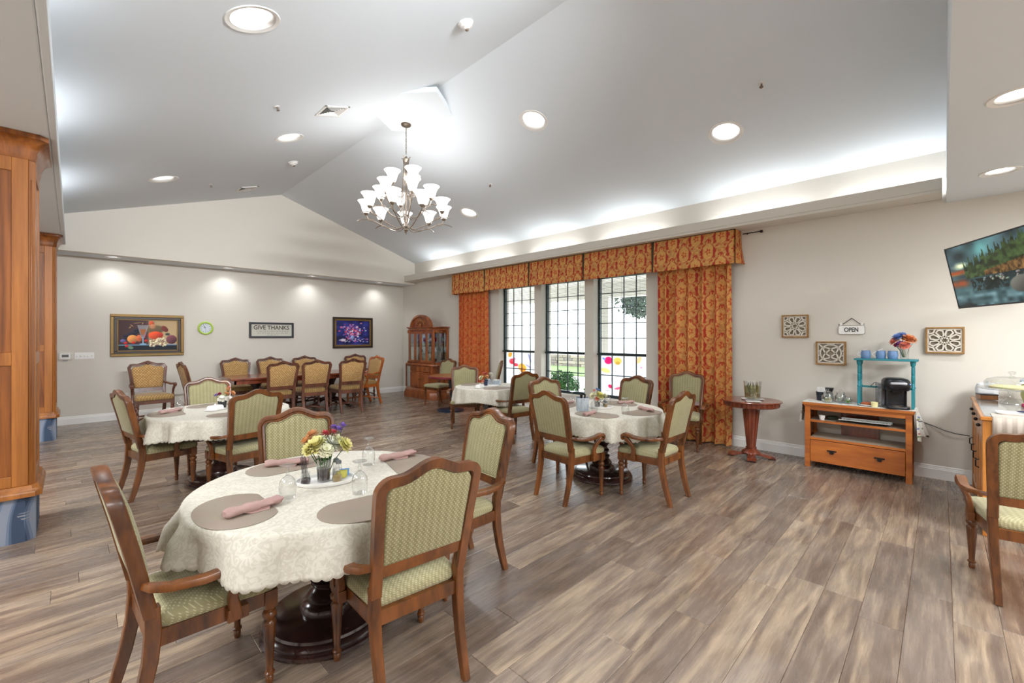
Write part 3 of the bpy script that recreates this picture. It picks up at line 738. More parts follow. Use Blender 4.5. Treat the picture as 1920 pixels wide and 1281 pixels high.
G = make_green(); first = [True]
def gchair(x, y, deg, label, group=None):
    """deg: compass of the direction the sitter looks, counted from +X"""
    rz = math.radians(deg-90)
    if first[0]:
        first[0] = False; G.location = (x, y, 0); G.rotation_euler = (0, 0, rz); G['label'] = label
        if group: G['group'] = group
        return G
    return dup(G, (x, y, 0), rz, label, group)
g1, g2, g3, g4 = 'armchairs around the nearest round table', 'armchairs around the round table at the left', 'armchairs around the round table by the windows', 'armchairs around the far round table'
gchair(1.055, 1.77, 84, 'sage green armchair with its back to the camera, pushed up to the nearest round table', g1)
gchair(.385, 2.28, 3, 'sage green armchair seen from the side at the left end of the nearest round table', g1)
gchair(1.0, 2.87, 253, 'sage green armchair on the far side of the nearest round table, behind the flowers', g1)
gchair(1.71, 2.21, 176, 'sage green armchair facing left at the right side of the nearest round table', g1)
gchair(.60, 5.45, 10, 'sage green armchair facing right at the left end of the left round table', g2)
gchair(1.165, 4.84, 99, 'sage green armchair with its back to the camera at the left round table', g2)
gchair(1.12, 5.99, 265, 'sage green armchair behind the left round table, below the fruit painting side', g2)
gchair(3.34, 2.53, -5, 'sage green armchair, back turned, on the left side of the round table by the windows', g3)
gchair(3.88, 1.96, 89, 'sage green armchair, back turned, on the right side of the round table by the windows', g3)
gchair(4.70, 2.77, 173, 'sage green armchair behind the round table, before the right window', g3)
gchair(3.99, 3.16, 259, 'sage green armchair behind the round table, before the middle window', g3)
gchair(5.85, 2.51, 193, 'sage green armchair standing apart in front of the right curtain', g3)
gchair(4.56, 4.50, 82, 'sage green armchair seen from behind at the right side of the far round table', g4)
gchair(4.62, 5.68, 232, 'pale lit sage green armchair facing the camera at the left of the far round table', g4)
gchair(3.925, -.375, 7, 'sage green armchair at the right edge of the photo, before the sideboard')
# armless ones at the cafe table
H1 = make_green(False); H1['label'] = 'armless green chair beside the china cabinet, seat turned to the left'; H1['group'] = 'chairs at the small burgundy table'
H1.location = (5.66, 7.86, 0); H1.rotation_euler = (0, 0, math.radians(188-90))
H2 = dup(H1, (5.95, 6.62, 0), math.radians(140-90), 'armless green chair seen edge-on in front of the left curtain')
CV = make_carved(); CV['label'] = 'carved tan chair, back turned, leftmost on the near side of the long table'; CV['group'] = 'carved chairs along the long table'
CV.location = (2.60, 8.62, 0); CV.rotation_euler = (0, 0, math.radians(2))
gl = 'carved chairs along the long table'
dup(CV, (3.22, 8.65, 0), math.radians(-2), 'carved tan chair, back turned, middle of the near side of the long table', gl)
dup(CV, (3.90, 8.59, 0), math.radians(-4), 'carved tan chair, back turned, rightmost on the near side of the long table', gl)
dup(CV, (2.33, 9.86, 0), math.radians(180), 'carved tan chair facing the camera, left one of three behind the long table', gl)
dup(CV, (2.97, 9.88, 0), math.radians(178), 'carved tan chair facing the camera, middle one of three behind the long table', gl)
dup(CV, (3.70, 9.88, 0), math.radians(182), 'carved tan chair facing the camera, right one of three behind the long table', gl)
CA = make_carved(True); CA['label'] = 'carved tan armchair standing alone against the wall under the fruit painting'
CA.location = (.95, 9.54, 0); CA.rotation_euler = (0, 0, math.radians(184))
dup(CA, (4.92, 10.02, 0), math.radians(176), 'carved tan armchair by the wall under the flower painting', gl)
dup(CA, (1.66, 9.22, 0), math.radians(-90+4), 'carved tan armchair at the left head of the long table, seen from the side', gl)
CO = make_carved(True, 'orangewood'); CO['label'] = 'carved armchair with orange wood at the right head of the long table'; CO['group'] = gl
CO.location = (4.56, 9.2, 0); CO.rotation_euler = (0, 0, math.radians(96))

# ---------------------------------------------------------------- round pedestal tables and their cloths
TZ = .735
def make_round():
    t = thing('round_table', '', 'table')
    MB().lathe([(.0, 0), (.31, 0), (.32, .012), (.318, .025), (.305, .032), (.31, .045), (.298, .06), (.285, .064), (.28, .075), (.27, .08), (.0, .082)], 48).build('base', M['dark'], t)
    MB().lathe([(.13, .08), (.135, .10), (.125, .125), (.10, .14), (.105, .16), (.088, .185), (.07, .20), (.082, .215), (.084, .232), (.064, .245), (.06, .26), (.076, .275), (.078, .292), (.058, .31), (.056, .33), (.085, .37), (.105, .43), (.105, .48), (.085, .53), (.06, .56), (.06, .60), (.10, .64), (.12, .69)], 32).build('pedestal', M['dark'], t)
    MB().lathe([(0, .69), (.3, .69), (.58, .70), (.59, .71), (.59, .73), (0, .73)], 48).build('tabletop', M['dark'], t)
    return t
def cloth_mat():
    m, nt, b = newmat('damask_cloth'); N = nt.nodes.new; L = nt.links.new
    tc = N('ShaderNodeTexCoord'); v = N('ShaderNodeTexNoise'); v.inputs['Scale'].default_value = 26; v.inputs['Detail'].default_value = 2; v.inputs['Distortion'].default_value = 2.5
    L(tc.outputs['Object'], v.inputs['Vector']); r = N('ShaderNodeValToRGB'); r.color_ramp.elements[0].position = .46; r.color_ramp.elements[1].position = .54
    r.color_ramp.elements[0].color = C(192, 186, 172); r.color_ramp.elements[1].color = C(205, 200, 187); L(v.outputs['Fac'], r.inputs[0])
    L(r.outputs[0], b.inputs['Base Color']); ro = N('ShaderNodeMapRange'); ro.inputs['To Min'].default_value = .75; ro.inputs['To Max'].default_value = .5; L(r.outputs[0], ro.inputs['Value']); L(ro.outputs[0], b.inputs['Roughness'])
    b.inputs['Sheen Weight'].default_value = .1; return m
M['cloth'] = cloth_mat()
def tablecloth(x, y, R, label, seed, drop=.175, nf=15, amp=.026, solid=.0015):
    rs = np.random.RandomState(seed); nt_ = 624
    th = np.linspace(0, 2*PI, nt_, endpoint=False); ph = rs.rand(6)*6.28
    fold = np.zeros(nt_)
    w = th+.10*np.sin(3*th+ph[0])+.07*np.sin(5*th+ph[1])
    fold = (np.maximum(-.6, np.cos(nf*w))+.1)*(.7+.3*np.sin(2*th+ph[2]))
    dr = drop*(1+.10*np.cos(4*th+ph[3])+.06*np.sin(3*th+ph[4]))
    vs = [(0, 0, TZ)]; fs = []
    lv = [(k/7, 0) for k in range(1, 7)]
    for k in range(1, 7): vs += [(R*k/7*math.cos(a), R*k/7*math.sin(a), TZ) for a in th]
    vs += [((R-.012)*math.cos(a), (R-.012)*math.sin(a), TZ) for a in th]
    vs += [((R-.002)*math.cos(a), (R-.002)*math.sin(a), TZ-.003) for a in th]
    for j in range(1, 15):
        u = j/14
        for k, a in enumerate(th):
            rr = R-.002+.006*min(1, u*4)+.022*u+amp*fold[k]*min(1, u*2.2)*(.65+.5*u)
            z = TZ-.008-dr[k]*u
            if j == 14: z -= .010*abs(math.sin(a*52))**.7
            elif j == 13: z -= .004*abs(math.sin(a*52))
            vs.append((rr*math.cos(a), rr*math.sin(a), z))
    n = nt_
    for k in range(n): fs.append((0, 1+k, 1+(k+1) % n))
    rows = (len(vs)-1)//n
    for i in range(rows-1):
        for k in range(n):
            a = 1+i*n+k; b = 1+i*n+(k+1) % n; fs.append((a, a+n, b+n, b))
    o = MB().add(vs, fs).build('tablecloth', M['cloth'], loc=(x, y, .001), ang=80, solid=solid)
    return tag(o, label, 'tablecloth', 'cream scalloped tablecloths')
T1, T2, T3, T4 = (.95, 2.31), (1.10, 5.36), (4.0, 2.60), (4.53, 5.0)
RT = make_round(); RT.location = (*T1, 0); RT['label'] = 'round dark pedestal table nearest the camera'; RT['group'] = 'round pedestal tables'
dup(RT, (*T2, 0), 1, 'round dark pedestal table at the left, farther back', 'round pedestal tables')
dup(RT, (*T3, 0), 2, 'round dark pedestal table by the windows, beside the right curtain', 'round pedestal tables')
r4 = dup(RT, (*T4, 0), 3, 'round dark pedestal table farthest from the camera, near the left window', 'round pedestal tables'); r4.scale = (.83, .83, 1)
tablecloth(*T1, .625, 'cream damask cloth with scalloped hem on the nearest table', 3, .168, nf=13, amp=.046)
tablecloth(*T2, .625, 'cream cloth with scalloped hem on the round table at the left', 5, nf=11, amp=.044)
tablecloth(*T3, .625, 'cream cloth with deep folds on the round table by the windows', 8, .18, nf=15, amp=.038)
tablecloth(*T4, .51, 'cream cloth with scalloped hem on the far table by the left window', 9, .20, nf=15)
# cafe table
ct = thing('cafe_table', 'small round wooden cafe table with a burgundy edge on a blue disc foot', 'table', (5.42, 7.12, 0))
MB().lathe([(0, 0), (.27, 0), (.275, .012), (.26, .02), (.05, .035), (0, .035)], 40).build('foot', plain('blue_steel', C(40, 62, 92), .35, .6), ct)
MB().lathe([(.035, .03), (.035, .655)], 20).build('post', M['black'], ct)
MB().lathe([(0, .655), (.38, .655), (.44, .662), (.455, .672), (.455, .70), (.44, .71), (.425, .713)], 48).build('edge_band', plain('burgundy', C(110, 26, 34), .35), ct)
MB().lathe([(0, .708), (.426, .708), (.424, .716), (0, .716)], 48).build('tabletop', M['oakf'], ct)
# long table
lt = thing('long_dining_table', 'long dark mahogany dining table under the GIVE THANKS sign', 'table', (3.15, 9.22, 0))
LX, LY = 1.22, .48
MB().b2((-LX, -LY, .725), (LX, LY, .76)).build('tabletop', M['mahog'], lt, bevel=.008)
a = MB(); a.b2((-LX+.06, -LY+.05, .655), (LX-.06, -LY+.075, .725)); a.b2((-LX+.06, LY-.075, .655), (LX-.06, LY-.05, .725)); a.b2((-LX+.06, -LY+.05, .655), (-LX+.085, LY-.05, .725)); a.b2((LX-.085, -LY+.05, .655), (LX-.06, LY-.05, .725)); a.build('apron', M['mahog'], lt)
for s in (-1, 1):
    m = MB(); m.lathe([(.05, .12), (.075, .16), (.06, .2), (.09, .28), (.11, .36), (.09, .44), (.05, .5), (.07, .56), (.1, .62), (.12, .655)], 24, (s*.72, 0, 0)); m.build('pedestal', M['dark'], lt)
    m = MB()
    for q in (-1, 1):
        for b in (-1, 1): m.tube([(s*.72, 0, .2), (s*.72+b*.12, q*.15, .18), (s*.72+b*.2, q*.28, .08), (s*.72+b*.26, q*.36, .03)], [.045, .04, .032, .03], 8)
    m.build('feet', M['dark'], lt)
MB().tube([(-.7, 0, .22), (0, 0, .18), (.7, 0, .22)], .022, 8).build('stretcher', M['dark'], lt)
# ---------------------------------------------------------------- damask curtains and valance
def damask(A, Z, seed=0, backglow=0):
    """A horizontal cloth coordinate, Z vertical, metres"""
    W, H_ = .34, .40; img = np.ones(A.shape+(3,))*np.array([202, 146, 86])/255
    n1 = 0; n2 = smoothnoise(A*3, Z*3, 22, seed+1); n3 = smoothnoise(A*3, Z*3, 12, seed+2)
    def mixc(k, c): img[:] = img*(1-k[..., None])+(np.array(c)/255.)*k[..., None]
    mixc(((n2 > .55)*.7), (230, 180, 106)); mixc(((n3 > .72)*.6), (200, 100, 46))
    for ox, oz in ((0, 0), (W/2, H_/2)):
        dx = (A+ox+50*W) % W-W/2; dz = (Z+oz+50*H_) % H_-H_/2
        tt = np.clip((dz+.135)/.29, 0, 1); inside = (dz > -.135) & (dz < .155)
        wv = .088*np.sin(PI*tt**.72)**.75*(1-.38*np.exp(-((tt-.80)/.09)**2)); r = np.abs(dx)/np.maximum(wv, 1e-4)
        ring = inside & (np.abs(np.abs(dx)-wv) < .0075+.014*np.exp(-((tt-.38)/.13)**2)+.003*np.cos(dz*90))
        mixc((inside & (r < 1))*.5, (232, 178, 100))
        mixc(ring*.95, (178, 50, 42))
        t = np.arctan2(dz+.02, dx); rr = np.hypot(dx, (dz+.02)*.8)
        mixc((rr < .030*(1+.45*np.cos(5*t)))*.8, (196, 66, 40)); mixc((rr < .012)*1., (226, 170, 90))
        mixc(((np.abs(dx) < .010) & (dz > .10) & (dz < .15))*.8, (186, 46, 36))
        mixc(((np.hypot(np.abs(dx)-.085, dz+.095) < .02))*.8, (180, 50, 38))
        mixc(((np.hypot(np.abs(dx)-.05, dz+.15) < .017))*.8, (188, 60, 40))
    if backglow: img[:] = img*(1-.5*backglow)+np.array([206, 84, 36])/255*.5*backglow  # redder mix puts daylight glowing through the cloth into its colour
    return img
M['dam'] = colattr('damask', rough=.75, bump=0, trans=.12, spec=.3)
def curtain(name, label, y0, y1, ztop, zbot, x, nfold, seed, backglow=0, spread=0):
    n, m = 190, 250; u = np.linspace(0, 1, n); v = np.linspace(0, 1, m); U, V = np.meshgrid(u, v)
    Z = zbot+(ztop-zbot)*V; rs = np.random.RandomState(seed); p = rs.rand(4)*6
    ph = U*nfold*2*PI+.8*np.sin(U*7+p[0])+.35*np.sin(V*3+p[1]); amp = .030+.022*(1-V)
    X = x-amp*np.sin(ph)-.012*np.sin(U*19+V*2+p[2]); c = (y0+y1)/2; hw = (y1-y0)/2*(1+spread*(1-V))
    Y = c+(U*2-1)*hw+.012*np.cos(ph); X = X-.02*np.clip((.05-V)/.05, 0, 1)
    A = U*(y1-y0)*1.22
    o = sheet(name, np.stack([X, Y, Z], -1), damask(A, Z, seed, backglow), M['dam'], solid=.004)
    return tag(o, label, 'curtain', 'orange and red damask curtains')
curtain('curtain', 'wide orange and red damask curtain right of the windows', 2.03, 3.08, 2.60, .012, 6.31, 6, 4, .15, .0)
curtain('curtain', 'narrow damask curtain with backlit red-orange tint, far side of windows, by the china cabinet', 6.98, 7.98, 2.60, .012, 6.31, 7, 6, 1, .03)
va_ = thing('valance', 'orange and red damask box valance with dark pleats across the windows', 'valance', (6.42, 5.03, 2.0))
VZ0, VZ1 = .48, .935
ends = [8.10, 6.99, 5.70, 4.42, 3.14, 1.96]
for k in range(5):
    a, b = ends[k]-5.03, ends[k+1]-5.03; n, m = 110, 48
    U, V = np.meshgrid(np.linspace(0, 1, n), np.linspace(0, 1, m)); Z = VZ0+(VZ1-VZ0)*V
    Y = (a-.012)+((b+.012)-(a-.012))*U; X = -.205-.022*(1-V)+.006*np.sin(U*3*PI+k)*(1-V)+.03*(np.clip((np.abs(U-.5)-.485)/.015, 0, 1))
    Z = Z+.004*np.sin(U*5+k)*(1-V)
    sheet('panel', np.stack([X, Y, Z], -1), damask(Y, Z+.1, 20+k, .0), M['dam'], va_, solid=.005)
pl_m = plain('pleat_inset', C(70, 62, 46), .9)
for k in range(1, 5): MB().b2((-.20, ends[k]-5.03-.02, VZ0+.005), (-.19, ends[k]-5.03+.02, VZ1)).build('pleat', pl_m, va_)
for sy, yy in ((1, ends[0]-5.03), (-1, ends[-1]-5.03)):
    n, m = 20, 48; U, V = np.meshgrid(np.linspace(0, 1, n), np.linspace(0, 1, m)); Z = VZ0+.0+(VZ1-VZ0)*V
    X = -.215+(.205)*U; Y = yy+sy*(.008+.05*(1-V)**2*np.sin(U*PI*.6))
    sheet('return_panel', np.stack([X, Y, Z], -1), damask(X, Z, 31, .2), M['dam'], va_, solid=.005)
MB().b2((-.215, -3.07, VZ1-.002), (-.0, 3.07, VZ1+.005)).build('board', pl_m, va_)
rod = thing('curtain_rod', 'thin dark curtain rod end with ball finial sticking out right of the valance', 'rod', (6.36, 1.70, 2.885))
MB().tube([(0, 0, 0), (0, .215, 0)], .007, 8).build('rod', M['bronze'], rod); MB().ball((0, -.012, 0), .02).build('finial', M['bronze'], rod)
MB().tube([(0, .17, 0), (.06, .17, 0)], .006, 6).build('bracket', M['bronze'], rod)

# ---------------------------------------------------------------- china cabinet
cc_ = thing('china_cabinet', 'tall cherry china cabinet with arched crest and glass doors in the far corner', 'cabinet', (6.40, 9.12, 0))
CW = .63     # half width along Y ; faces -X
def oc(w, d, c): return [(0, -w), (-d+c, -w), (-d, -w+c), (-d, w-c), (-d+c, w), (0, w)]
m = MB(); m.rings(oc(CW+.06, .50, .13), [(1, 0), (1, .10), (.985, .14), (.96, .17), (.965, .20), (.93, .23), (.92, .235)], ctr=(0, 0)); m.build('plinth', M['china'], cc_)
m = MB(); m.rings(oc(CW+.03, .47, .12), [(1, .80), (1, .825), (.985, .84)], ctr=(0, 0)); m.build('waist_moulding', M['china'], cc_)
m = MB(); m.b2((-.43, -.50, .235), (0, .36, .80)); m.b2((-.43, -CW+.08, .235), (-.40, -.46, .80)); m.b2((-.43, .57, .235), (-.40, .61, .80)); m.b2((-.43, .36, .76), (0, .61, .80)); m.b2((-.02, -CW, .235), (0, CW, .80)); m.b2((-.05, CW-.04, .235), (0, CW, .80)); m.b2((-.05, -CW, .235), (0, -CW+.04, .80)); m.build('lower_case', M['china'], cc_, bevel=.003)
for k, y in enumerate((-.29, .15)):
    d = MB().b2((-.452, y-.205, .65), (-.43, y+.205, .775)).build('drawer', M['china'], cc_, bevel=.004)
    MB().tube([(-.452, y-.03, .71), (-.468, y-.02, .70), (-.468, y+.02, .70), (-.452, y+.03, .71)], .004, 6).build('drawer_pull', M['bronze'], d)
    d = MB().b2((-.452, y-.205, .26), (-.43, y+.205, .63)).build('door', M['china'], cc_, bevel=.004)
    MB().b2((-.460, y-.14, .31), (-.452, y+.14, .58)).build('raised_panel', M['china'], d, bevel=.006)
    MB().ball((-.462, y+(.18 if y < 0 else -.18), .46), .012).build('knob', M['bronze'], d)
MB().b2((-.425, .37, .26), (-.42, .58, .76)).build('side_glass', M['cglass'], cc_); 
U0, U1 = .84, 1.66
m = MB()
m.b2((-.36, -CW+.08, U0), (0, CW-.08, U0+.03)); m.b2((-.36, -CW+.08, U1-.05), (0, CW-.08, U1)); m.b2((-.018, -CW+.02, U0), (0, CW-.02, U1))
for y in (-CW+.02, CW-.02): m.box((-.025, y, (U0+U1)/2), (.05, .04, U1-U0))
for y in (-CW+.11, CW-.11): m.box((-.36, y, (U0+U1)/2), (.04, .05, U1-U0))
for s in (-1, 1): m.box((-.19, s*(CW-.055), U0+.02), (.36, .03, .05), rz=-s*.26); m.box((-.19, s*(CW-.055), U1-.03), (.36, .03, .08), rz=-s*.26)
m.build('upper_case', M['china'], cc_, bevel=.003)
MB().b2((-.022, -CW+.06, U0+.03), (-.019, CW-.06, U1-.05)).build('mirror_back', M['mirror'], cc_)
dw = (2*(CW-.13))/4
for k in range(4):
    y0 = -CW+.13+k*dw; m = MB()
    m.b2((-.385, y0+.004, U0+.03), (-.362, y0+.04, U1-.04)); m.b2((-.385, y0+dw-.04, U0+.03), (-.362, y0+dw-.004, U1-.04)); m.b2((-.385, y0+.04, U0+.03), (-.362, y0+dw-.04, U0+.08)); m.b2((-.385, y0+.04, U1-.09), (-.362, y0+dw-.04, U1-.04))
    d = m.build('glass_door', M['china'], cc_, bevel=.003)
    MB().b2((-.375, y0+.04, U0+.08), (-.372, y0+dw-.04, U1-.09)).build('pane', M['cglass'], d)
for s in (-1, 1): MB().box((-.19, s*(CW-.052), (U0+U1)/2), (.33, .004, U1-U0-.1), rz=-s*.26).build('side_pane', M['cglass'], cc_)
for z in (1.10, 1.37): MB().b2((-.34, -CW+.1, z), (-.03, CW-.1, z+.008)).build('glass_shelf', M['cglass'], cc_)
m = MB(); m.rings(oc(CW-.01, .39, .10), [(1, U1), (1, U1+.02), (1.03, U1+.045), (1.09, U1+.06), (1.09, U1+.08)], ctr=(0, 0)); m.build('cornice', M['china'], cc_)
aw = .43; zt = U1+.06
arch = [(aw*math.cos(PI*k/20), zt+.02+.27*math.sin(PI*k/20)) for k in range(21)]
m = MB(); m.prism([(-aw, zt)]+arch[::-1]+[(aw, zt)], -.37, -.33, 'x')
m.sweep([(-.36, p[0], p[1]) for p in arch], (1, 0, 0), [(-.03, -.04), (.02, -.05), (.03, -.03), (.03, .03), (-.03, .02)]); m.build('arched_crest', M['china'], cc_)
m = MB()
for k in range(-4, 5):
    a = k*.33; m.ball((-.385, .16*math.sin(a), zt+.05+.13*math.cos(a)), .05, 8, 6, (.25, .35+.1*abs(k), .9-.1*abs(k)))
m.ball((-.39, 0, zt+.06), .04, 8, 6, (.4, 1, 1)); m.build('carved_shell', M['oakf'], cc_)
for k, (y, z, r, h, col, lab) in enumerate([(.12, 1.378, .05, .10, C(196, 40, 60), 'red glass bowl on the upper shelf of the china cabinet'), (-.20, 1.378, .045, .12, C(210, 216, 222), 'white pitcher on the upper shelf of the china cabinet'), (-.05, 1.108, .055, .14, C(120, 128, 120), 'grey figurine vase on the middle shelf of the china cabinet'), (.30, 1.108, .05, .09, C(70, 130, 130), 'teal bowl on the middle shelf of the china cabinet'), (-.33, 1.108, .06, .12, C(214, 216, 220), 'white urn on the middle shelf of the china cabinet'), (.28, .872, .07, .05, C(200, 210, 214), 'white dish on the lowest shelf of the china cabinet'), (-.18, .872, .06, .11, C(60, 90, 100), 'dark blue jar on the lowest shelf of the china cabinet')]):
    o = MB().lathe([(0, 0), (r*.6, 0), (r, h*.3), (r*.95, h*.6), (r*.55, h*.85), (r*.7, h), (r*.6, h), (0, h*.5)], 20).build('bowl' if 'bowl' in lab or 'dish' in lab else 'vase', plain('china_%d' % k, col, .2), loc=(6.22, 9.12+y*.9, z+.001))
    tag(o, lab, 'china', 'china in the cabinet')

# ---------------------------------------------------------------- pictures on the back wall
def frame_bars(mb, w, h, t, d0, d1, prof=None):
    """frame in local XZ plane, depth along -Y; outer w x h"""
    for (a, b) in (((-w/2, -h/2), (w/2, -h/2+t)), ((-w/2, h/2-t), (w/2, h/2)), ((-w/2, -h/2+t), (-w/2+t, h/2-t)), ((w/2-t, -h/2+t), (w/2, h/2-t))):
        mb.b2((a[0], -d1, a[1]), (b[0], -d0, b[1]))
def canvas(name, w, h, nx, ny, img, mat, parent, y=-.012):
    X, Z = np.meshgrid(np.linspace(-w/2, w/2, nx), np.linspace(-h/2, h/2, ny)); return sheet(name, np.stack([X, np.full_like(X, y), Z], -1), img, mat, parent, smooth=False)
def grid(nx, ny): return np.meshgrid(np.linspace(0, 1, nx), np.linspace(0, 1, ny))
M['paint'] = colattr('painting', rough=.55, spec=.3)
# fruit still life
U, V = grid(200, 120); im = np.zeros(U.shape+(3,))
base_ = np.array([70, 44, 48])/255*(1-U[..., None])+np.array([206, 176, 132])/255*U[..., None]; im[:] = np.where((U > .5)[..., None], base_*1.0+.05, np.array([72, 48, 50])/255+.14*U[..., None]*(V[..., None]))
k = np.clip((U-.45)*5, 0, 1)[..., None]; im[:] = im*(1-k)+(np.array([196, 168, 128])/255)*k
k = (V < .17)[..., None]; im[:] = np.where(k, np.array([30, 34, 44])/255, im); im[:] = np.where(((V > .165) & (V < .2))[..., None], np.array([110, 150, 180])/255, im)
rs = np.random.RandomState(2)
for j in range(34):
    a = rs.rand(); ell(im, U, V, .10+.22*a+.02*rs.randn(), .47+.22*a-.12*rs.rand(), .028, .045, (34, 34, 52), 0, .3, .9)
ell(im, U, V, .23, .38, .09, .14, (226, 150, 84), 0, .1, .35); ell(im, U, V, .34, .40, .05, .12, (214, 110, 70), 0, .1, .3)
ell(im, U, V, .62, .70, .18, .16, (116, 96, 70), .2, .3, .2); ell(im, U, V, .78, .72, .06, .12, (120, 52, 48), .3, .2, .2)
ell(im, U, V, .55, .90, .05, .09, (222, 96, 60), 0, .2, .3); ell(im, U, V, .57, .80, .06, .10, (206, 140, 100), 0, .4, .2)
ell(im, U, V, .62, .50, .13, .14, (224, 84, 46), .1, .08, .35); ell(im, U, V, .70, .52, .06, .09, (200, 60, 44), 0, .3, .3)
ell(im, U, V, .90, .36, .10, .16, (112, 64, 74), 0, .1, .5); ell(im, U, V, .83, .54, .05, .05, (60, 68, 62), .3, .3); ell(im, U, V, .44, .46, .03, .08, (120, 30, 52), 0, .2, .4)
for j in range(46):
    a, b = rs.rand(2); ell(im, U, V, .53+.28*a, .14+.26*b, .026, .04, (222, 210, 176), 0, .4, .6)
for j in range(12): a, b = rs.rand(2); ell(im, U, V, .54+.24*a, .14+.2*b, .02, .03, (150, 112, 90), 0, .4, .4)
for (a, b) in ((.12, .25), (.14, .15), (.25, .26), (.46, .32)): ell(im, U, V, a, b, .035, .045, (206, 44, 36), 0, .2, .4)
ell(im, U, V, .08, .32, .05, .06, (104, 104, 160), 0, .2, .4); ell(im, U, V, .20, .10, .05, .07, (110, 140, 110), .4, .3); 
trap = (np.abs(U-.405) < .035+.06*np.clip((V-.45)/.38, 0, 1)) & (V > .42) & (V < .84); im[trap] = im[trap]*.45+np.array([190, 200, 206])/255*.55
trap = (np.abs(U-.405) < .02+.05*np.clip((V-.5)/.3, 0, 1)) & (V > .52) & (V < .70); im[trap] = np.array([172, 104, 62])/255
st = (np.abs(U-.405) < .012) & (V > .22) & (V < .45); im[st] = np.array([150, 186, 214])/255; ell(im, U, V, .405, .21, .07, .03, (140, 180, 214), 0, .3)
for (a, b, an, l) in ((.22, .82, -1.0, .06), (.19, .76, 1.2, .05), (.32, .91, .2, .10), (.40, .90, 1.3, .05)): ell(im, U, V, a, b, l, .012, (196, 160, 104), an, .6)
p1 = thing('framed_painting', 'large gilt-framed still life painting of fruit and a glass', 'painting', (1.0, BY, 1.525))
mb = MB(); frame_bars(mb, 1.06, .77, .05, 0, .045); mb.build('outer_frame', M['gold'], p1, bevel=.008)
mb = MB(); frame_bars(mb, .965, .675, .045, .0, .035); mb.build('inner_frame', M['fdark'], p1, bevel=.006)
mb = MB(); frame_bars(mb, .88, .59, .018, 0, .03); mb.build('gilt_slip', M['gold'], p1, bevel=.004)
canvas('canvas', .85, .56, 200, 120, im, M['paint'], p1)
# flower picture
U, V = grid(150, 110); im = np.ones(U.shape+(3,))*np.array([40, 44, 108])/255; n_ = smoothnoise(U, V, 7, 3)[..., None]; im[:] = im*(.6+.9*n_)
rs = np.random.RandomState(5)
for j in range(150):
    a = rs.randn()*.17+.5; b = rs.randn()*.16+.55; c = [(214, 96, 140), (226, 160, 196), (170, 110, 190), (232, 226, 240), (196, 60, 90), (96, 96, 180)][rs.randint(6)]
    ell(im, U, V, a, b, .022+.02*rs.rand(), .03+.02*rs.rand(), c, rs.rand()*3, .5, .4)
for j in range(50):
    a, b = rs.rand(2); ell(im, U, V, .1+.85*a, .12+.14*b, .03, .022, [(226, 220, 236), (214, 90, 130), (130, 130, 210)][rs.randint(3)], rs.rand(), .5, .3)
ell(im, U, V, .48, .30, .07, .12, (150, 170, 220), 0, .4, .5); ell(im, U, V, .15, .72, .05, .06, (206, 110, 160), 0, .5); ell(im, U, V, .2, .2, .10, .06, (226, 220, 236), 0, .4)
p2 = thing('framed_painting', 'dark-framed picture of pink flowers on deep blue near the far corner', 'painting', (4.98, BY, 1.60))
mb = MB(); frame_bars(mb, 1.04, .77, .045, 0, .04); mb.build('outer_frame', M['fdark'], p2, bevel=.006)
mb = MB(); frame_bars(mb, .95, .68, .04, 0, .03); mb.build('gilt_slip', M['gold'], p2, bevel=.005)
canvas('canvas', .88, .61, 150, 110, im, M['paint'], p2)
# clock
ck = thing('wall_clock', 'round lime green wall clock beside the fruit painting', 'clock', (1.885, BY-.001, 1.672), rot=(PI/2, 0, 0))
MB().lathe([(.096, 0), (.128, 0), (.134, .015), (.128, .035), (.112, .042), (.098, .03), (.096, .0)], 40, cap=False).build('rim', plain('lime', C(176, 206, 84), .4), ck)
MB().lathe([(0, .005), (.1, .005), (.1, .018), (0, .018)], 32).build('dial', plain('dial', C(214, 220, 232), .5), ck)
mk = MB()
for k in range(12): a = k*PI/6; mk.box((.078*math.sin(a), .078*math.cos(a), .020), (.007, .018, .003), rz=-a)
mk.build('hour_marks', M['black'], ck)
for l, a, w_ in ((.045, math.radians(-50), .008), (.066, math.radians(-28), .005)):
    MB().box((l/2*math.sin(a), l/2*math.cos(a), .024), (w_, l, .002), rz=-a).build('hand', M['black'], ck)
MB().box((0, -.03, .024), (.003, .06, .002), rz=.2).build('hand', M['black'], ck)
# text helper
def text(body, size, mat, parent, loc, rot=(PI/2, 0, 0), name='lettering', ext=.0015, sx=1, bold=0):
    cu = bpy.data.curves.new('t', 'FONT'); cu.body = body; cu.size = size; cu.extrude = ext; cu.align_x = 'CENTER'; cu.align_y = 'CENTER'; cu.offset = bold
    tmp = bpy.data.objects.new('t', cu); COL.objects.link(tmp); bpy.context.view_layer.update()
    me = bpy.data.meshes.new_from_object(tmp.evaluated_get(bpy.context.evaluated_depsgraph_get())); bpy.data.objects.remove(tmp)
    me.materials.clear(); me.materials.append(mat); o = bpy.data.objects.new(name, me); COL.objects.link(o); o.parent = parent; o.location = loc; o.rotation_euler = rot; o.scale = (sx, 1, 1); return o
ink = plain('ink', C(70, 67, 60), .8)
sg = thing('framed_sign', 'black-framed cream GIVE THANKS sign above the long table', 'sign', (3.11, BY, 1.642))
mb = MB(); frame_bars(mb, .90, .345, .042, 0, .03); mb.build('frame', plain('sign_frame', C(44, 44, 52), .45), sg, bevel=.003)
MB().b2((-.41, -.012, -.135), (.41, -.002, .135)).build('card', plain('card', C(206, 204, 192), .8), sg)
text('GIVE THANKS', .125, ink, sg, (-.005, -.0135, .055), sx=.92, bold=.0018)
mb = MB(); rs = random.Random(4)
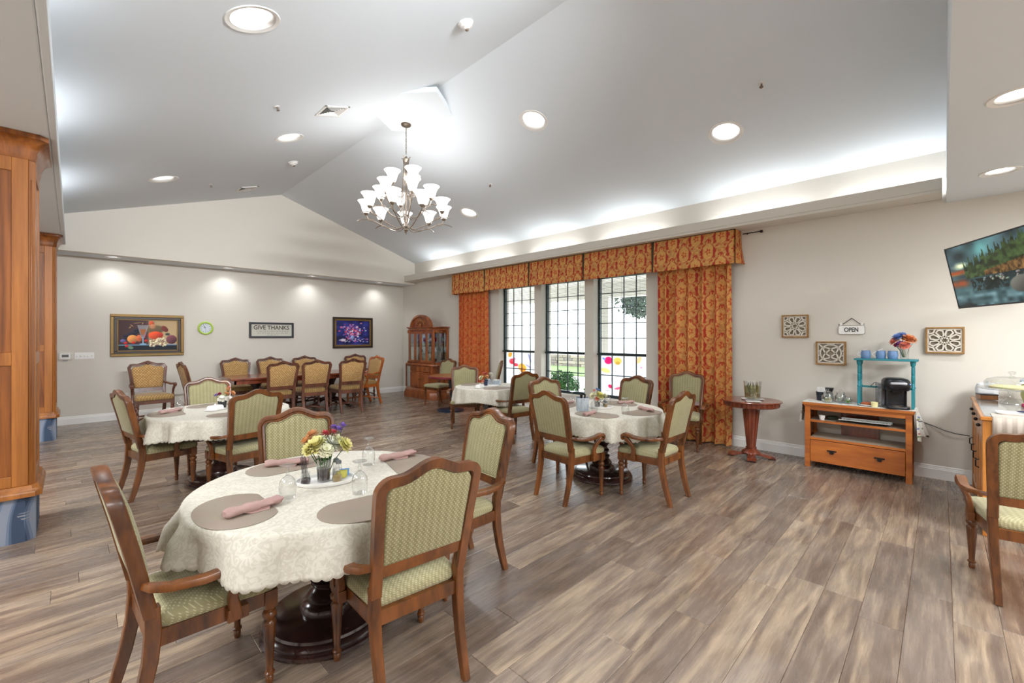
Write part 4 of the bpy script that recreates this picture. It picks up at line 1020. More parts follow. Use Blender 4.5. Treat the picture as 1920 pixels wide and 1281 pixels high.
for z, L0, L1, h in ((-.022, -.31, .31, .020), (-.062, -.29, .30, .020), (-.105, -.10, .12, .010)):
    x = L0
    while x < L1:
        l = rs.uniform(.02, .07); n = int(l/.008)+2
        mb.tube([(x+l*k/(n-1), -.013, z+h*.5*math.sin(k*2.1+rs.random())) for k in range(n)], .0022, 4); x += l+.016
mb.build('script_lines', ink, sg)
# thermostat, switches, outlet
th_ = thing('thermostat', 'beige thermostat on the back wall beside the rear wooden column', 'thermostat', (-.09, BY, 1.165))
MB().b2((-.083, -.03, -.062), (.083, 0, .062)).build('housing', plain('thermo', C(206, 202, 190), .5), th_, bevel=.008)
MB().b2((-.064, -.034, -.045), (.064, -.03, .05)).build('cover', M['white'], th_, bevel=.003)
MB().b2((-.04, -.037, -.014), (.04, -.034, .03)).build('display', plain('lcd', C(96, 98, 92), .3), th_)
MB().b2((-.03, -.034, -.076), (.03, -.004, -.062)).build('lever', plain('thermo2', C(150, 150, 146), .4), th_)
sp_ = thing('switch_plate', 'white plate with five light switches right of the thermostat', 'switch', (.142, BY, 1.168))
MB().b2((-.122, -.006, -.058), (.122, 0, .058)).build('plate', M['white'], sp_, bevel=.002)
for k in range(5): MB().box((-.092+.046*k, -.010, 0), (.013, .02, .026), m=Matrix.Rotation(.35, 4, 'X')).build('toggle', M['white'], sp_)
ol = thing('outlet', 'white wall outlet low on the back wall behind the left table', 'outlet', (.68, BY, .42))
MB().b2((-.035, -.005, -.057), (.035, 0, .057)).build('plate', M['white'], ol, bevel=.002)
for z in (-.022, .022): MB().b2((-.017, -.008, z-.014), (.017, -.005, z+.014)).build('socket', M['trim'], ol)

# ---------------------------------------------------------------- window wall decor (faces -X)
RW = -PI/2   # local -Y -> world -X
M['fgold'] = wood('light_frame_wood', C(128, 92, 46), C(170, 128, 72), 8, (1, 1, 1), .6, 0)
M['tracery'] = plain('whitewashed_wood', C(224, 216, 202), .8, var=.1)
M['opening_shade'] = plain('lattice_shade', C(160, 150, 136), .9)  # tone of the wall in shade behind the lattice
def lattice(label, y, z, w, h, kind):
    t = thing('lattice_wall_panel', label, 'wall decor', (WX, y, z), rotz=RW, group='square lattice panels')
    mb = MB(); frame_bars(mb, w, h, .016, 0, .042); mb.build('frame', M['fgold'], t, bevel=.002)
    mb = MB(); frame_bars(mb, w-.03, h-.03, .014, .010, .030); mb.build('inner_frame', M['tracery'], t)
    a, b = w/2-.028, h/2-.028; tr_ = MB(); sec = [(-.0075, -.008), (.0075, -.008), (.0075, .012), (-.0075, .012)]
    def poly(pts, closed=True): tr_.sweep([(p[0]*a, -.030, p[1]*b) for p in pts], (0, 1, 0), sec, closed=closed)
    if kind == 'star':
        for k in range(8):
            q = k*PI/4+PI/8
            def R(r, o): return (r*math.cos(q+o), r*math.sin(q+o))
            f = 1/max(abs(math.cos(q)), abs(math.sin(q)))
            poly([R(.34, 0), R(.52, .30), R(.84*min(f, 1.1), .26), R(.97*min(f, 1.15), 0), R(.84*min(f, 1.1), -.26), R(.52, -.30)])
        poly([(.34*math.cos(k*PI/8)*(1 if k % 2 else .62), .34*math.sin(k*PI/8)*(1 if k % 2 else .62)) for k in range(16)])
        for sx in (-1, 1):
            for sy in (-1, 1): poly([(sx*1, sy*.62), (sx*.72, sy*.72), (sx*.62, sy*1)], False)
    else:
        C_ = lambda cx, cy, rx, ry: poly([(cx+rx*math.cos(2*PI*k/28), cy+ry*math.sin(2*PI*k/28)) for k in range(28)])
        C_(0, 0, .86, .90)
        for sx in (-1, 1):
            poly([(.80*math.cos(q)*.707-sx*.30*math.sin(q)*.707, sx*.80*math.cos(q)*.707+.30*math.sin(q)*.707) for q in [2*PI*k/24 for k in range(24)]])
            for sy in (-1, 1):
                poly([(sx*1, sy*.25), (sx*.84, sy*.25)], False); poly([(sx*.25, sy*1), (sx*.25, sy*.86)], False); poly([(sx*1, sy*1), (sx*.66, sy*.62)], False)
    tr_.build('tracery', M['tracery'], t)
    MB().b2((-w/2+.012, -.008, -h/2+.012), (w/2-.012, -.002, h/2-.012)).build('backing_or_shade', M['opening_shade'], t)  # added darker sheet, stands for the shaded wall seen through the openings
    return t
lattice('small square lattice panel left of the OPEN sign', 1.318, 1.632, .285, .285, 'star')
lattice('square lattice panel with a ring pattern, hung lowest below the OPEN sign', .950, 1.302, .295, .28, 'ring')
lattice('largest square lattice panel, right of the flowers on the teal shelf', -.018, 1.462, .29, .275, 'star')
os_ = thing('open_sign', 'white enamel OPEN sign hanging from a dark cord', 'sign', (WX, .755, 1.60), rotz=RW)
def rrect(w, h, r, n=5):
    p = []
    for cx, cy, a0 in ((w/2-r, h/2-r, 0), (-w/2+r, h/2-r, PI/2), (-w/2+r, -h/2+r, PI), (w/2-r, -h/2+r, 3*PI/2)):
        for k in range(n): a = a0+PI/2*k/(n-1); p.append((cx+r*math.cos(a), cy+r*math.sin(a)))
    return p
m = MB(); m.prism([(p[0], p[1]-.02) for p in rrect(.25, .105, .022)], -.016, -.004, 'y')
for s in (-1, 1): m.b2((s*.098-.012, -.014, .03), (s*.098+.012, -.005, .062))
m.build('plate', plain('enamel', C(236, 234, 230), .35), os_, bevel=.002)
m = MB(); m.tube([(p[0], -.016, p[1]-.02) for p in rrect(.248, .103, .022)], .0022, 5, closed=True); m.build('edge', plain('edge_grey', C(120, 116, 112), .5), os_)
text('OPEN', .072, M['black'], os_, (0, -.0175, -.021), bold=.0012, sx=.72)
MB().tube([(-.122, -.01, .045), (-.075, -.01, .05), (0, -.01, .112), (.01, -.01, .112), (.075, -.01, .05), (.122, -.01, .045)], .0035, 6).build('cord', M['bronze'], os_)
MB().ball((0, -.008, .112), .006, 8, 6).build('nail', M['bronze'], os_)

# ---------------------------------------------------------------- television
tv = thing('television', 'flat television showing a forest lake, hung at the upper right', 'television', (5.285, -.275, 2.035), rot=(0, 0, 0))
ang = math.radians(90-64.4)      # direction of the screen's width from +X
X_ = Vector((math.cos(ang), math.sin(ang), 0)); 
tv.rotation_euler = (math.radians(11), 0, ang+PI)   # local -Y is the face... (faces +Y side of the room)
TW, TH = .97, .565
MB().b2((-TW/2, -.0, -TH/2), (TW/2, .045, TH/2)).build('housing', M['black'], tv, bevel=.006)
mb = MB(); frame_bars(mb, TW, TH, .012, -.001, .008); mb.build('bezel', plain('bezel', C(58, 62, 66), .35), tv, bevel=.002)
MB().b2((-.2, .045, -.16), (.2, .075, .12)).build('rear_box', M['black'], tv, bevel=.01)
MB().box((0, -.009, -TH/2+.004), (.05, .004, .008)).build('badge', M['steel'], tv)
U, V = grid(220, 130); im = np.zeros(U.shape+(3,)); n1 = smoothnoise(U, V, 6, 11); n2 = smoothnoise(U, V, 18, 12); n3 = smoothnoise(U*2, V, 30, 13)
sky = np.array([70, 96, 104])/255; im[:] = sky*(.55+.9*n1[..., None]); 
k = np.clip(1-np.abs(U-.42)*4, 0, 1)*np.clip((V-.6)*3, 0, 1)*n1; im += k[..., None]*np.array([.25, .55, .5])
k = np.clip(1-np.hypot((U-.14)/.14, (V-.68)/.07), 0, 1); im += (k*n2*1.8)[..., None]*np.array([.75, .68, .42])
g_ = np.clip(1-np.abs(V-.57)/.055, 0, 1)*np.clip((.27-U)*12, 0, 1)*(.6+.6*n2); im[:] = im*(1-g_[..., None])+g_[..., None]*(np.array([200, 84, 34])/255+np.array([.16, .25, .06])*np.clip(1-np.abs(V-.54)/.02, 0, 1)[..., None])
hl = .60+.36*np.clip(U-.15, 0, 1)+.06*n3+.05*np.sin(U*70)*(U > .2)+.06*(np.sin(U*160) > .3)*(U > .2)
k = (V < hl) & (V > .44) & (U > .2); im[k] = (np.array([44, 60, 34])/255*(.35+1.2*n2[..., None]+.5*n3[..., None]))[k]
k = (V < .54+.2*(U-.5)) & (V > .44) & (U > .45); im[k] = (np.array([112, 84, 48])/255*(.4+.9*n3[..., None]+.3*n2[..., None]))[k]
k = (V < .45); im[k] = (np.array([40, 62, 66])/255*(.4+1.3*n1[..., None]))[k]
g_ = np.clip(1-np.abs(V-.39)/.09, 0, 1)*np.clip((.26-U)*10, 0, 1)*(.5+.7*n2); im[:] = im*(1-g_[..., None])+g_[..., None]*np.array([180, 84, 44])/255
k = (V < .43) & (V > .24) & (U > .25) & (U < .7) & (n3 > .4); im[k] = np.array([26, 36, 34])/255
g_ = (np.clip((.34-V)*6, 0, 1)*n2*n1*1.6)[..., None]; im[:] = im*(1-g_)+np.array([120, 160, 170])/255*g_
rs = np.random.RandomState(9)
for j in range(20):
    a = rs.rand(); ell(im, U, V, .42+.42*a, .43-.08*rs.rand(), .012+.014*rs.rand(), .014+.014*rs.rand(), (118+40*rs.rand(), 128+30*rs.rand(), 134), 0, .4, .9)
ell(im, U, V, .84, .26, .15, .13, (96, 98, 92), .15, .15, .6); ell(im, U, V, .97, .10, .15, .15, (116, 98, 60), .3, .3, .4); ell(im, U, V, .93, .38, .07, .07, (150, 130, 110), 0, .3, .5)
im = im[:, ::1]
M['screen'] = colattr('screen', rough=.25, emit=.34, spec=.4); im = im*.8
canvas('screen', TW-.02, TH-.02, 220, 130, im, M['screen'], tv, y=-.004)
MB().tube([(0, .07, 0), (.0, .22, .05)], .03, 10).build('mount', M['black'], tv)
tm = thing('television_bracket', 'black jointed arm carrying the television from the wall', 'bracket', (0, 0, 0))
MB().tube([(5.40, -.47, 2.05), (5.95, -.75, 2.02), (6.40, -.62, 2.02)], .022, 8).build('arm', M['black'], tm)
MB().b2((6.40, -.72, 1.85), (6.42, -.52, 2.2)).build('wall_plate', M['black'], tm)
# ---------------------------------------------------------------- fluted side table
st_ = thing('pedestal_side_table', 'round mahogany side table with fluted pedestal right of the curtain', 'table', (5.94, 1.69, 0))
MB().lathe([(0, .695), (.31, .695), (.335, .70), (.338, .708), (.33, .716), (0, .718)], 64).build('tabletop', M['mahog'], st_)
MB().lathe([(.0, .635), (.285, .635), (.305, .645), (.312, .67), (.312, .695), (0, .695)], 120, fn=lambda r, z, t: r*(1-.022*abs(math.sin(t*20))) if r > .28 else r).build('fluted_apron', M['mahog'], st_)
m = MB(); m.lathe([(.055, .13)]+[(.052+.048*k/12, .14+.5*k/12) for k in range(13)], 96, fn=lambda r, z, t: r*(1-.05*abs(math.sin(t*8)))); m.lathe([(.055, .115), (.062, .12), (.062, .13), (.055, .135)], 40); m.build('fluted_column', M['mahog'], st_)
MB().lathe([(.11, .062), (.10, .08), (.07, .10), (.055, .115)], 72, fn=lambda r, z, t: r*(1-.04*abs(math.sin(t*12)))).build('collar', M['mahog'], st_)
for k in range(4):
    a = k*PI/2+.30; R = Matrix.Rotation(a, 4, 'Z'); m = MB(R)
    m.add([(.0, -.045, .065), (0, .045, .065), (.13, -.04, .06), (.13, .04, .06), (.235, -.05, .045), (.235, .05, .045), (.26, -.05, .03), (.26, .05, .03), (.26, -.05, .012), (.26, .05, .012), (.19, -.05, .012), (.19, .05, .012), (.1, -.04, .035), (.1, .04, .035), (0, -.045, .04), (0, .045, .04)],
          [(0, 2, 3, 1), (2, 4, 5, 3), (4, 6, 7, 5), (6, 8, 9, 7), (8, 10, 11, 9), (10, 12, 13, 11), (12, 14, 15, 13), (0, 14, 12, 2), (2, 12, 10, 4), (4, 10, 8, 6), (1, 3, 13, 15), (3, 5, 11, 13), (5, 7, 9, 11), (0, 1, 15, 14)])
    f_ = m.build('foot', M['mahog'], st_, smooth=False, bevel=.003)
    MB(R).b2((.195, -.045, 0), (.258, .045, .012)).build('pad', M['bronze'], f_)
vz = .7185
va2 = thing('aquarium_vase', 'clear glass fish vase with murky green water and orange pebbles on the fluted side table', 'fish bowl', (5.96, 1.68, vz+.012))
MB().lathe([(0, 0), (.082, 0), (.086, .01), (.1, .215), (.097, .215), (.083, .012), (0, .01)], 40).build('glass', M['glass'], va2)
MB().lathe([(0, .011), (.0815, .011), (.0925, .155), (0, .156)], 36).build('water', glass('murky', (.80, .80, .55, 1), .08, .02, body=.35, bodycol=C(186, 180, 120)), va2)
m = MB(); rs = random.Random(1)
for k in range(60): a = rs.random()*6.28; r_ = rs.random()**.5*.068; m.ball((r_*math.cos(a), r_*math.sin(a), .02+rs.random()*.035), .012, 6, 4)
o = m.build('pebbles', plain('pebbles', C(176, 108, 40), .6, var=.6), va2); o['kind'] = 'stuff'
m = MB()
for k in range(9): a = k*.7; m.tube([(.03*math.cos(a), .03*math.sin(a), .04), (.045*math.cos(a+.4), .045*math.sin(a+.4), .10), (.06*math.cos(a), .06*math.sin(a), .15), (.04*math.cos(a), .04*math.sin(a), .19+.02*(k % 2))], [.004, .007, .006, .001], 5)
m.build('water_plant', plain('waterplant', C(52, 66, 44), .8), va2)
tag(MB().lathe([(0, 0), (.10, 0), (.125, .006), (.127, .011), (.12, .011), (.1, .006), (0, .006)], 40).build('saucer', M['white'], loc=(5.96, 1.68, vz)), 'white saucer under the glass fish vase', 'saucer')
tag(MB().box((0, 0, .0015), (.10, .16, .002), rz=.5).build('card', M['white'], loc=(5.78, 1.62, vz)), 'white card lying at the front edge of the fluted side table', 'card')

# ---------------------------------------------------------------- coffee console
X0, X1, Y0, Y1 = 5.985, 6.395, .215, 1.135
cs = thing('coffee_console', 'orange pine console with two open shelves and one wide drawer', 'console table', ((X0+X1)/2, (Y0+Y1)/2, 0)); ox, oy = (X0+X1)/2, (Y0+Y1)/2
hx, hy = (X1-X0)/2, (Y1-Y0)/2
for sx in (-1, 1):
    for sy in (-1, 1): MB().box((sx*(hx-.025), sy*(hy-.025), .35), (.05, .05, .70)).build('leg', M['pine'], cs, bevel=.002)
m = MB(); m.b2((-hx-.018, -hy-.02, .715), (hx, hy+.02, .742)); m.b2((-hx-.008, -hy-.01, .70), (hx, hy+.01, .715)); m.build('tabletop', M['pine'], cs, bevel=.003)
m = MB(); m.b2((-hx+.004, -hy+.05, .66), (-hx+.024, hy-.05, .70)); m.b2((hx-.024, -hy+.05, .64), (hx-.004, hy-.05, .70)); m.build('apron', M['pine'], cs)
sm_ = plain('shelf_laminate', C(176, 160, 140), .45)
for z in (.545, .345):
    s_ = MB().b2((-hx+.012, -hy+.05, z-.018), (hx-.01, hy-.05, z)).build('shelf', sm_, cs); MB().b2((-hx+.004, -hy+.05, z-.022), (-hx+.018, hy-.05, z+.001)).build('shelf_edge', M['pine'], s_)
m = MB()
for s in (-1, 1): m.b2((-hx+.05, s*(hy-.02)-.008, .06), (hx-.05, s*(hy-.02)+.008, .70))
m.build('side_panel', M['mahog'], cs)
MB().b2((hx-.03, -.17, .345), (hx-.02, .17, .66)).build('back_brace', M['mahog'], cs)
dr = MB().b2((-hx+.002, -hy+.053, .068), (-hx+.022, hy-.053, .316)).build('drawer', M['pine'], cs, bevel=.003)
MB().b2((-hx+.022, -hy+.06, .075), (hx-.03, hy-.06, .30)).build('drawer_box', M['mahog'], cs)
for s in (-1, 1):
    h_ = MB(); h_.box((-hx-.004, s*.205, .215), (.012, .085, .014)); h_.tube([(-hx-.008, s*.205-.02, .212), (-hx-.016, s*.205-.014, .185), (-hx-.016, s*.205+.014, .185), (-hx-.008, s*.205+.02, .212)], .004, 6); h_.box((-hx-.002, s*.205, .195), (.006, .03, .03)); h_.build('handle', M['bronze'], dr, bevel=.001)
# runner with butterflies
def runner_img(n, m, seed):
    U, V = grid(n, m); im = np.ones(U.shape+(3,))*np.array([222, 220, 212])/255; rs = np.random.RandomState(seed)
    for j in range(26):
        a, b = rs.rand(2); c = [(74, 96, 160), (110, 140, 70), (190, 120, 60), (170, 70, 50), (70, 80, 90), (206, 170, 90)][rs.randint(6)]; an = rs.rand()*3
        for s in (-1, 1): ell(im, U, V, a+s*.028, b+.004*s, .034, .026, c, an*s, .25, .3)
    return im
M['cot'] = colattr('printed_cotton', rough=.9, spec=.1)
cr_ = thing('table_runner', 'white cotton runner printed with butterflies draped over the console', 'runner', (ox, oy, .743))
U, V = grid(120, 40); Yy = (U*2-1)*(hy+.03); Xx = -hx+.03+V*.36; sheet('top', np.stack([Xx-.03, Yy, .0015+0*U], -1), runner_img(120, 40, 3), M['cot'], cr_, solid=.001)
for s, nm, L_ in ((-1, 'hanging_end', .30), (1, 'hanging_end', .24)):
    U, V = grid(70, 60); xx = -hx+.02+.34*U; zz = -V*L_*(1-.25*np.sin(U*PI)*.4)+.003; yy = s*(hy+.026+V*(.012+.022*np.sin(U*17)+.07*U))+0*U
    xx = np.minimum(xx+.05*V*U, .19); zz = zz-.02*np.abs(np.sin(U*16))*(V > .97)
    sheet(nm, np.stack([xx, yy, zz], -1), runner_img(70, 60, 8+s), M['cot'], cr_, solid=.0015)
zt = .747
bk = thing('black_tin', 'black tin pail holding white packets at the left end of the console', 'pail', (6.24, 1.02, zt))
MB().lathe([(0, 0), (.042, 0), (.05, .10), (.052, .103), (.048, .103), (.04, .005), (0, .005)], 28).build('body', plain('graphite', C(44, 48, 58), .4, .3), bk)
m = MB(); 
for k in range(6): m.box((-.025+.01*k, (k % 3-1)*.015, .10), (.004, .05, .10+.008*(k % 2)), rz=.3*(k % 3-1))
m.build('packets', M['white'], bk)
MB().tube([(0, .05, .095), (-.03, .04, .05), (-.045, 0, .035), (-.03, -.04, .05), (0, -.05, .095)], .0015, 5).build('handle', M['steel'], bk)
b2_ = thing('lidded_jar', 'dark-lidded jar behind the clear jars on the console', 'jar', (6.30, .95, zt))
MB().lathe([(0, 0), (.035, 0), (.036, .09), (0, .09)], 24).build('body', plain('smoke', C(150, 152, 150), .3), b2_)
MB().lathe([(.028, .09), (.03, .10), (.045, .145), (.044, .15), (0, .15)], 24).build('lid', M['black'], b2_)
def clearjar(x, y, s, lab, fill=C(206, 196, 170)):
    t = thing('glass_jar', lab, 'jar', (x, y, zt), group='clear jars on the console')
    MB().lathe([(0, 0), (.042*s, 0), (.05*s, .02*s), (.052*s, .06*s), (.035*s, .085*s), (.034*s, .09*s), (.032*s, .085*s), (.048*s, .058*s), (.046*s, .022*s), (.04*s, .004), (0, .004)], 28).build('body', M['glass'], t)
    MB().lathe([(.038*s, .09*s), (.04*s, .10*s), (.03*s, .108*s), (.01*s, .115*s), (.014*s, .13*s), (0, .135*s)], 20).build('lid', M['glass'], t)
    m = MB(); rs = random.Random(int(x*100+y*10))
    for k in range(12): a = rs.random()*6; m.ball((.022*s*math.cos(a), .022*s*math.sin(a), .012+rs.random()*.035*s), .012*s, 7, 5)
    o = m.build('contents', plain('jarfill', fill, .7, var=.5), t); o['kind'] = 'stuff'
clearjar(6.10, .935, 1.15, 'clear glass jar of creamers in front of the dark-lidded jar'); clearjar(6.22, .83, 1.1, 'clear glass jar of sugar packets in the middle of the console top', C(224, 222, 216)); clearjar(6.13, .755, .8, 'small clear jar with a green lime, right of the other jars', C(96, 140, 60))
# teal shelf
ts = thing('teal_riser_shelf', 'distressed teal riser shelf on the console', 'shelf', (6.20, .435, zt))
MB().b2((-.13, -.26, .495), (.13, .26, .513)).build('top_board', M['teal'], ts, bevel=.003)
for s in (-1, 1):
    m = MB(); m.b2((-.10, s*.22-.012, 0), (-.06, s*.22+.012, .20)); m.b2((.06, s*.22-.012, 0), (.10, s*.22+.012, .20)); m.b2((-.06, s*.22-.010, .15), (.06, s*.22+.010, .19)); m.build('side_board', M['teal'], ts, bevel=.003)
    for x in (-.08, .08):
        q = MB(); q.lathe([(.016, .20), (.018, .21), (.012, .22), (.013, .26), (.010, .265), (.013, .27), (.014, .34), (.010, .345), (.013, .35), (.013, .43), (.010, .435), (.018, .45), (.02, .47), (.022, .495)], 16, (x, s*.22, 0)); q.build('spindle', M['teal'], ts)
MB().b2((.07, -.21, .185), (.085, .21, .205)).build('crossbar', M['teal'], ts)
MB().tube([(.05, .13, .205), (.05, .10, .245), (.05, .08, .25), (.05, .05, .22), (.05, .03, .205)], .003, 6).build('hook', M['bronze'], ts)
# pod coffee brewer (faces the camera side)
kb = thing('pod_coffee_maker', 'black single-cup coffee maker with blue lights under the teal shelf', 'coffee maker', (6.12, .35, zt), rotz=RW+.25)
def kout(w, d, r=.05): return rrect(w, d, r, 6)
m = MB(); m.rings([(p[0], p[1]) for p in kout(.20, .27)], [(.98, 0), (1, .005), (1, .02), (.97, .026)]); m.build('drip_base', M['black'], kb)
m = MB(); m.rings([(p[0], p[1]+.07) for p in kout(.20, .13, .04)], [(1, .02), (1, .25), (.97, .275)]); m.build('body', M['black'], kb)
m = MB(); m.rings([(p[0], p[1]+.0) for p in kout(.215, .26, .08)], [(.9, .19), (1, .205), (1.03, .245), (1.0, .285), (.86, .308), (.6, .318)]); m.build('head', M['black'], kb)
MB().rings([(p[0], p[1]-.06) for p in kout(.10, .12, .045)], [(.8, .17), (1, .19), (1, .21)]).build('pod_holder', M['black'], kb)
m = MB(); m.tube([(-.06, -.10, .262), (-.055, -.142, .268), (0, -.152, .270), (.055, -.142, .268), (.06, -.10, .262)], .013, 8); m.rings([(p[0], p[1]-.09) for p in kout(.09, .08, .03)], [(1, .268), (.96, .276)]); m.build('silver_handle', plain('silver', C(196, 198, 204), .35, .15), kb)
m = MB(); m.rings([(p[0]-.118, p[1]+.05) for p in kout(.06, .16, .025)], [(.95, .03), (1, .04), (1.02, .25)]); m.build('water_tank', glass('tank', (.7, .73, .78, 1), .2, .05, .25, C(120, 124, 132)), kb)
MB().lathe([(0, .026), (.05, .026), (.05, .034), (0, .034)], 28, (0, -.07, 0)).build('drip_tray', M['steel'], kb)
bl = plain('blue_led', C(70, 90, 255), .4, emit=5)
for k in range(3): MB().box((.058+.018*k, -.118+.012*k, .262), (.012, .006, .006), rz=.5).build('indicator', bl, kb)
# small things on the console
pl_ = MB().lathe([(0, 0), (.045, 0), (.072, .014), (.07, .017), (.044, .005), (0, .005)], 32).build('saucer', M['white'], loc=(6.09, .585, zt)); tag(pl_, 'white saucer in front of the teal shelf', 'saucer')
m = MB(); m.lathe([(0, 0), (.04, .0), (.05, .016), (.03, .024), (0, .026)], 24); tag(m.build('biscuit', plain('terracotta', C(176, 92, 50), .7), loc=(6.10, .59, zt+.012)), 'orange-brown biscuit on the white saucer', 'biscuit')
cd_ = MB().lathe([(0, 0), (.027, 0), (.030, .05), (.026, .052), (.02, .046), (0, .045)], 24).build('candle', plain('cream_wax', C(232, 224, 168), .5), loc=(6.04, .515, zt)); tag(cd_, 'small cream candle beside the coffee maker', 'candle')
# mugs on the riser
def mug(x, y, rz, lab, lid=True):
    t = thing('mug', lab, 'mug', (x, y, zt+.5135), rotz=rz, group='blue mugs on the teal shelf'); mt = M['mug']
    MB().lathe([(0, 0), (.036, 0), (.042, .012), (.045, .045), (.040, .088), (.037, .088), (.041, .045), (.035, .008), (0, .006)], 32).build('body', mt, t)
    MB().tube([(-.041, 0, .068), (-.062, 0, .066), (-.072, 0, .045), (-.062, 0, .024), (-.042, 0, .02)], .005, 8).build('handle', M['white'], t)
    if lid: MB(Matrix.Rotation(-.5, 4, 'Y')).box((0.03, 0, .088), (.075, .045, .004)).build('napkin', M['white'], t)
M['mug'] = plain('blue_glaze', C(112, 146, 192), .25, coat=.4, var=.15)
mug(6.16, .60, -PI/2+.1, 'blue mug at the left end of the teal shelf, handle to the left'); mug(6.19, .475, -PI/2+.2, 'blue mug second from the left on the teal shelf, napkin on top'); mug(6.17, .375, PI, 'blue mug standing next to the flower vase on the teal shelf', False)

# flowers
def petalbloom(c, R, n, layers, nrm, mat, parent, name='bloom', cup=.5, wid=.3, seed=0):
    rs = random.Random(seed); N_ = Vector(nrm).normalized(); q = N_.to_track_quat('Z', 'Y').to_matrix().to_4x4(); m = MB(Matrix.Translation(c) @ q)
    for l in range(layers):
        u = (l+1)/layers; el = (1-u)*1.5-.30; k = max(4, int(n*(.5+.5*u)))
        for j in range(k):
            a = 2*PI*j/k+l*.5+rs.random()*.25; r = R*(.62+.38*u)*(.9+.2*rs.random()); w_ = r*wid*(1.2-.3*u)
            ce, se = math.cos(el), math.sin(el); ca, sa = math.cos(a), math.sin(a)
            def P_(rr, t_, h): x = rr*ce; return (x*ca-t_*sa, x*sa+t_*ca, rr*se+h)
            m.add([P_(0, 0, 0), P_(r*.55, -w_, r*cup*.10), P_(r*.55, w_, r*cup*.10), P_(r, -w_*.45, r*cup*.22), P_(r, w_*.45, r*cup*.22), P_(r*.55, 0, -r*.04)], [(0, 1, 5), (0, 5, 2), (1, 3, 4, 5), (5, 4, 2)])
    return m.build(name, mat, parent, ang=180)
FM = {k: plain('petal_'+k, c, .7, var=.25) for k, c in dict(cream=C(236, 230, 196), yellow=C(234, 224, 150), white=C(238, 234, 222), peach=C(240, 182, 130), orange=C(242, 158, 104), pink=C(226, 92, 110), magenta=C(196, 48, 100), violet=C(150, 120, 206), blue=C(138, 168, 226), purple=C(130, 60, 150), coral=C(236, 142, 120)).items()}
def bouquet(name, label, cat, loc, blooms, vase, stemz, seed, leafn=14, lr=.05, lz=.10):
    t = thing(name, label, cat, loc); vase(t)
    m = MB(); rs = random.Random(seed)
    for (x, y, z, R, n, l, c) in blooms: m.tube([(x*.15, y*.15, stemz), (x*.45, y*.45, (stemz+z)/2), (x, y, z-.01)], .0022, 5)
    m.build('stems', M['green'], t)
    m = MB()
    for k in range(leafn):
        a = rs.random()*6.28; r_ = lr*(.5+rs.random()*.6); z = lz+rs.uniform(-.03, .03); ca, sa = math.cos(a), math.sin(a)
        m.add([(ca*.01, sa*.01, z), (ca*r_*.6-sa*.012, sa*r_*.6+ca*.012, z+.015), (ca*r_*1.2, sa*r_*1.2, z), (ca*r_*.6+sa*.012, sa*r_*.6-ca*.012, z+.012)], [(0, 1, 2, 3)])
    m.build('leaves', M['green'], t)
    for i, (x, y, z, R, n, l, c) in enumerate(blooms): petalbloom((x, y, z), R, n, l, (x*6, y*6, .8*max(.15, z)*3), FM[c], t, seed=seed*10+i)
    return t
def glassvase(r, h, mat=None, fill=None):
    def f(t):
        MB().lathe([(0, 0), (r*.8, 0), (r*.82, .006), (r, h), (r-.003, h), (r*.78, .009), (0, .008)], 28, fn=lambda rr, z, a: rr*(1-.03*abs(math.sin(a*7)))).build('vase', mat or M['glass'], t)
        if fill: MB().lathe([(0, .009), (r*.77, .009), (r*.86, h*.6), (0, h*.6)], 20).build('filling', fill, t)
    return f
bouquet('flower_vase', 'tall glass vase of orange peonies and blue hydrangea on the teal shelf', 'flowers', (6.20, .285, zt+.5135),
        [(-.02, .05, .235, .06, 16, 4, 'blue'), (.03, .02, .245, .055, 16, 4, 'blue'), (-.03, -.035, .215, .068, 12, 5, 'orange'), (-.04, .085, .19, .045, 10, 4, 'coral'), (-.05, .03, .165, .04, 12, 3, 'purple'), (-.06, -.005, .150, .052, 12, 5, 'coral'), (.0, -.075, .20, .045, 9, 3, 'peach'), (-.03, .065, .15, .03, 10, 3, 'magenta'), (.04, .07, .21, .045, 12, 4, 'coral')],
        glassvase(.042, .15), .02, 7, 10, .07, .15)
# cooling rack tray etc on the shelves of the console
tr2 = thing('metal_tray', 'pale metal tray propped on the upper shelf of the console', 'tray', (6.08, .60, .552), rotz=0)
m = MB(Matrix.Rotation(.12, 4, 'Y')); m.b2((-.09, -.22, .012), (.13, .22, .016)); m.b2((.12, -.22, .012), (.13, .22, .04)); m.b2((-.09, -.22, .012), (-.085, .22, .022)); m.build('tray', plain('tin', C(176, 178, 176), .35, .5), tr2)
m = MB(Matrix.Rotation(.12, 4, 'Y'))
for k in range(16): m.b2((.02, -.2+.026*k, .02), (.11, -.197+.026*k, .024))
m.build('rack_wires', M['steel'], tr2)
wm = thing('white_cup', 'white cup with a big handle at the left of the upper console shelf', 'cup', (6.05, .98, .5465))
MB().lathe([(0, 0), (.022, 0), (.032, .05), (.030, .05), (.02, .005), (0, .005)], 24).build('body', M['white'], wm); MB().tube([(-.03, 0, .04), (-.05, 0, .04), (-.055, 0, .02), (-.03, 0, .008)], .004, 6).build('handle', M['white'], wm)
tag(MB().lathe([(0, 0), (.04, .0), (.06, .03), (.055, .035), (0, .03)], 16, sx=1.3).build('dark_bowl', plain('mix', C(70, 76, 66), .6, var=.7), loc=(6.16, .90, .5465)), 'dark patterned bowl behind the white cup on the console shelf', 'bowl')
m = MB(); m.tube([(6.41, .19, .60), (6.415, .08, .56), (6.40, -.02, .52), (6.40, -.10, .50), (6.41, -.2, .49)], .004, 6); tag(m.build('power_cord', M['black']), 'thin dark power cord running along the wall from the console to the sideboard', 'cord')

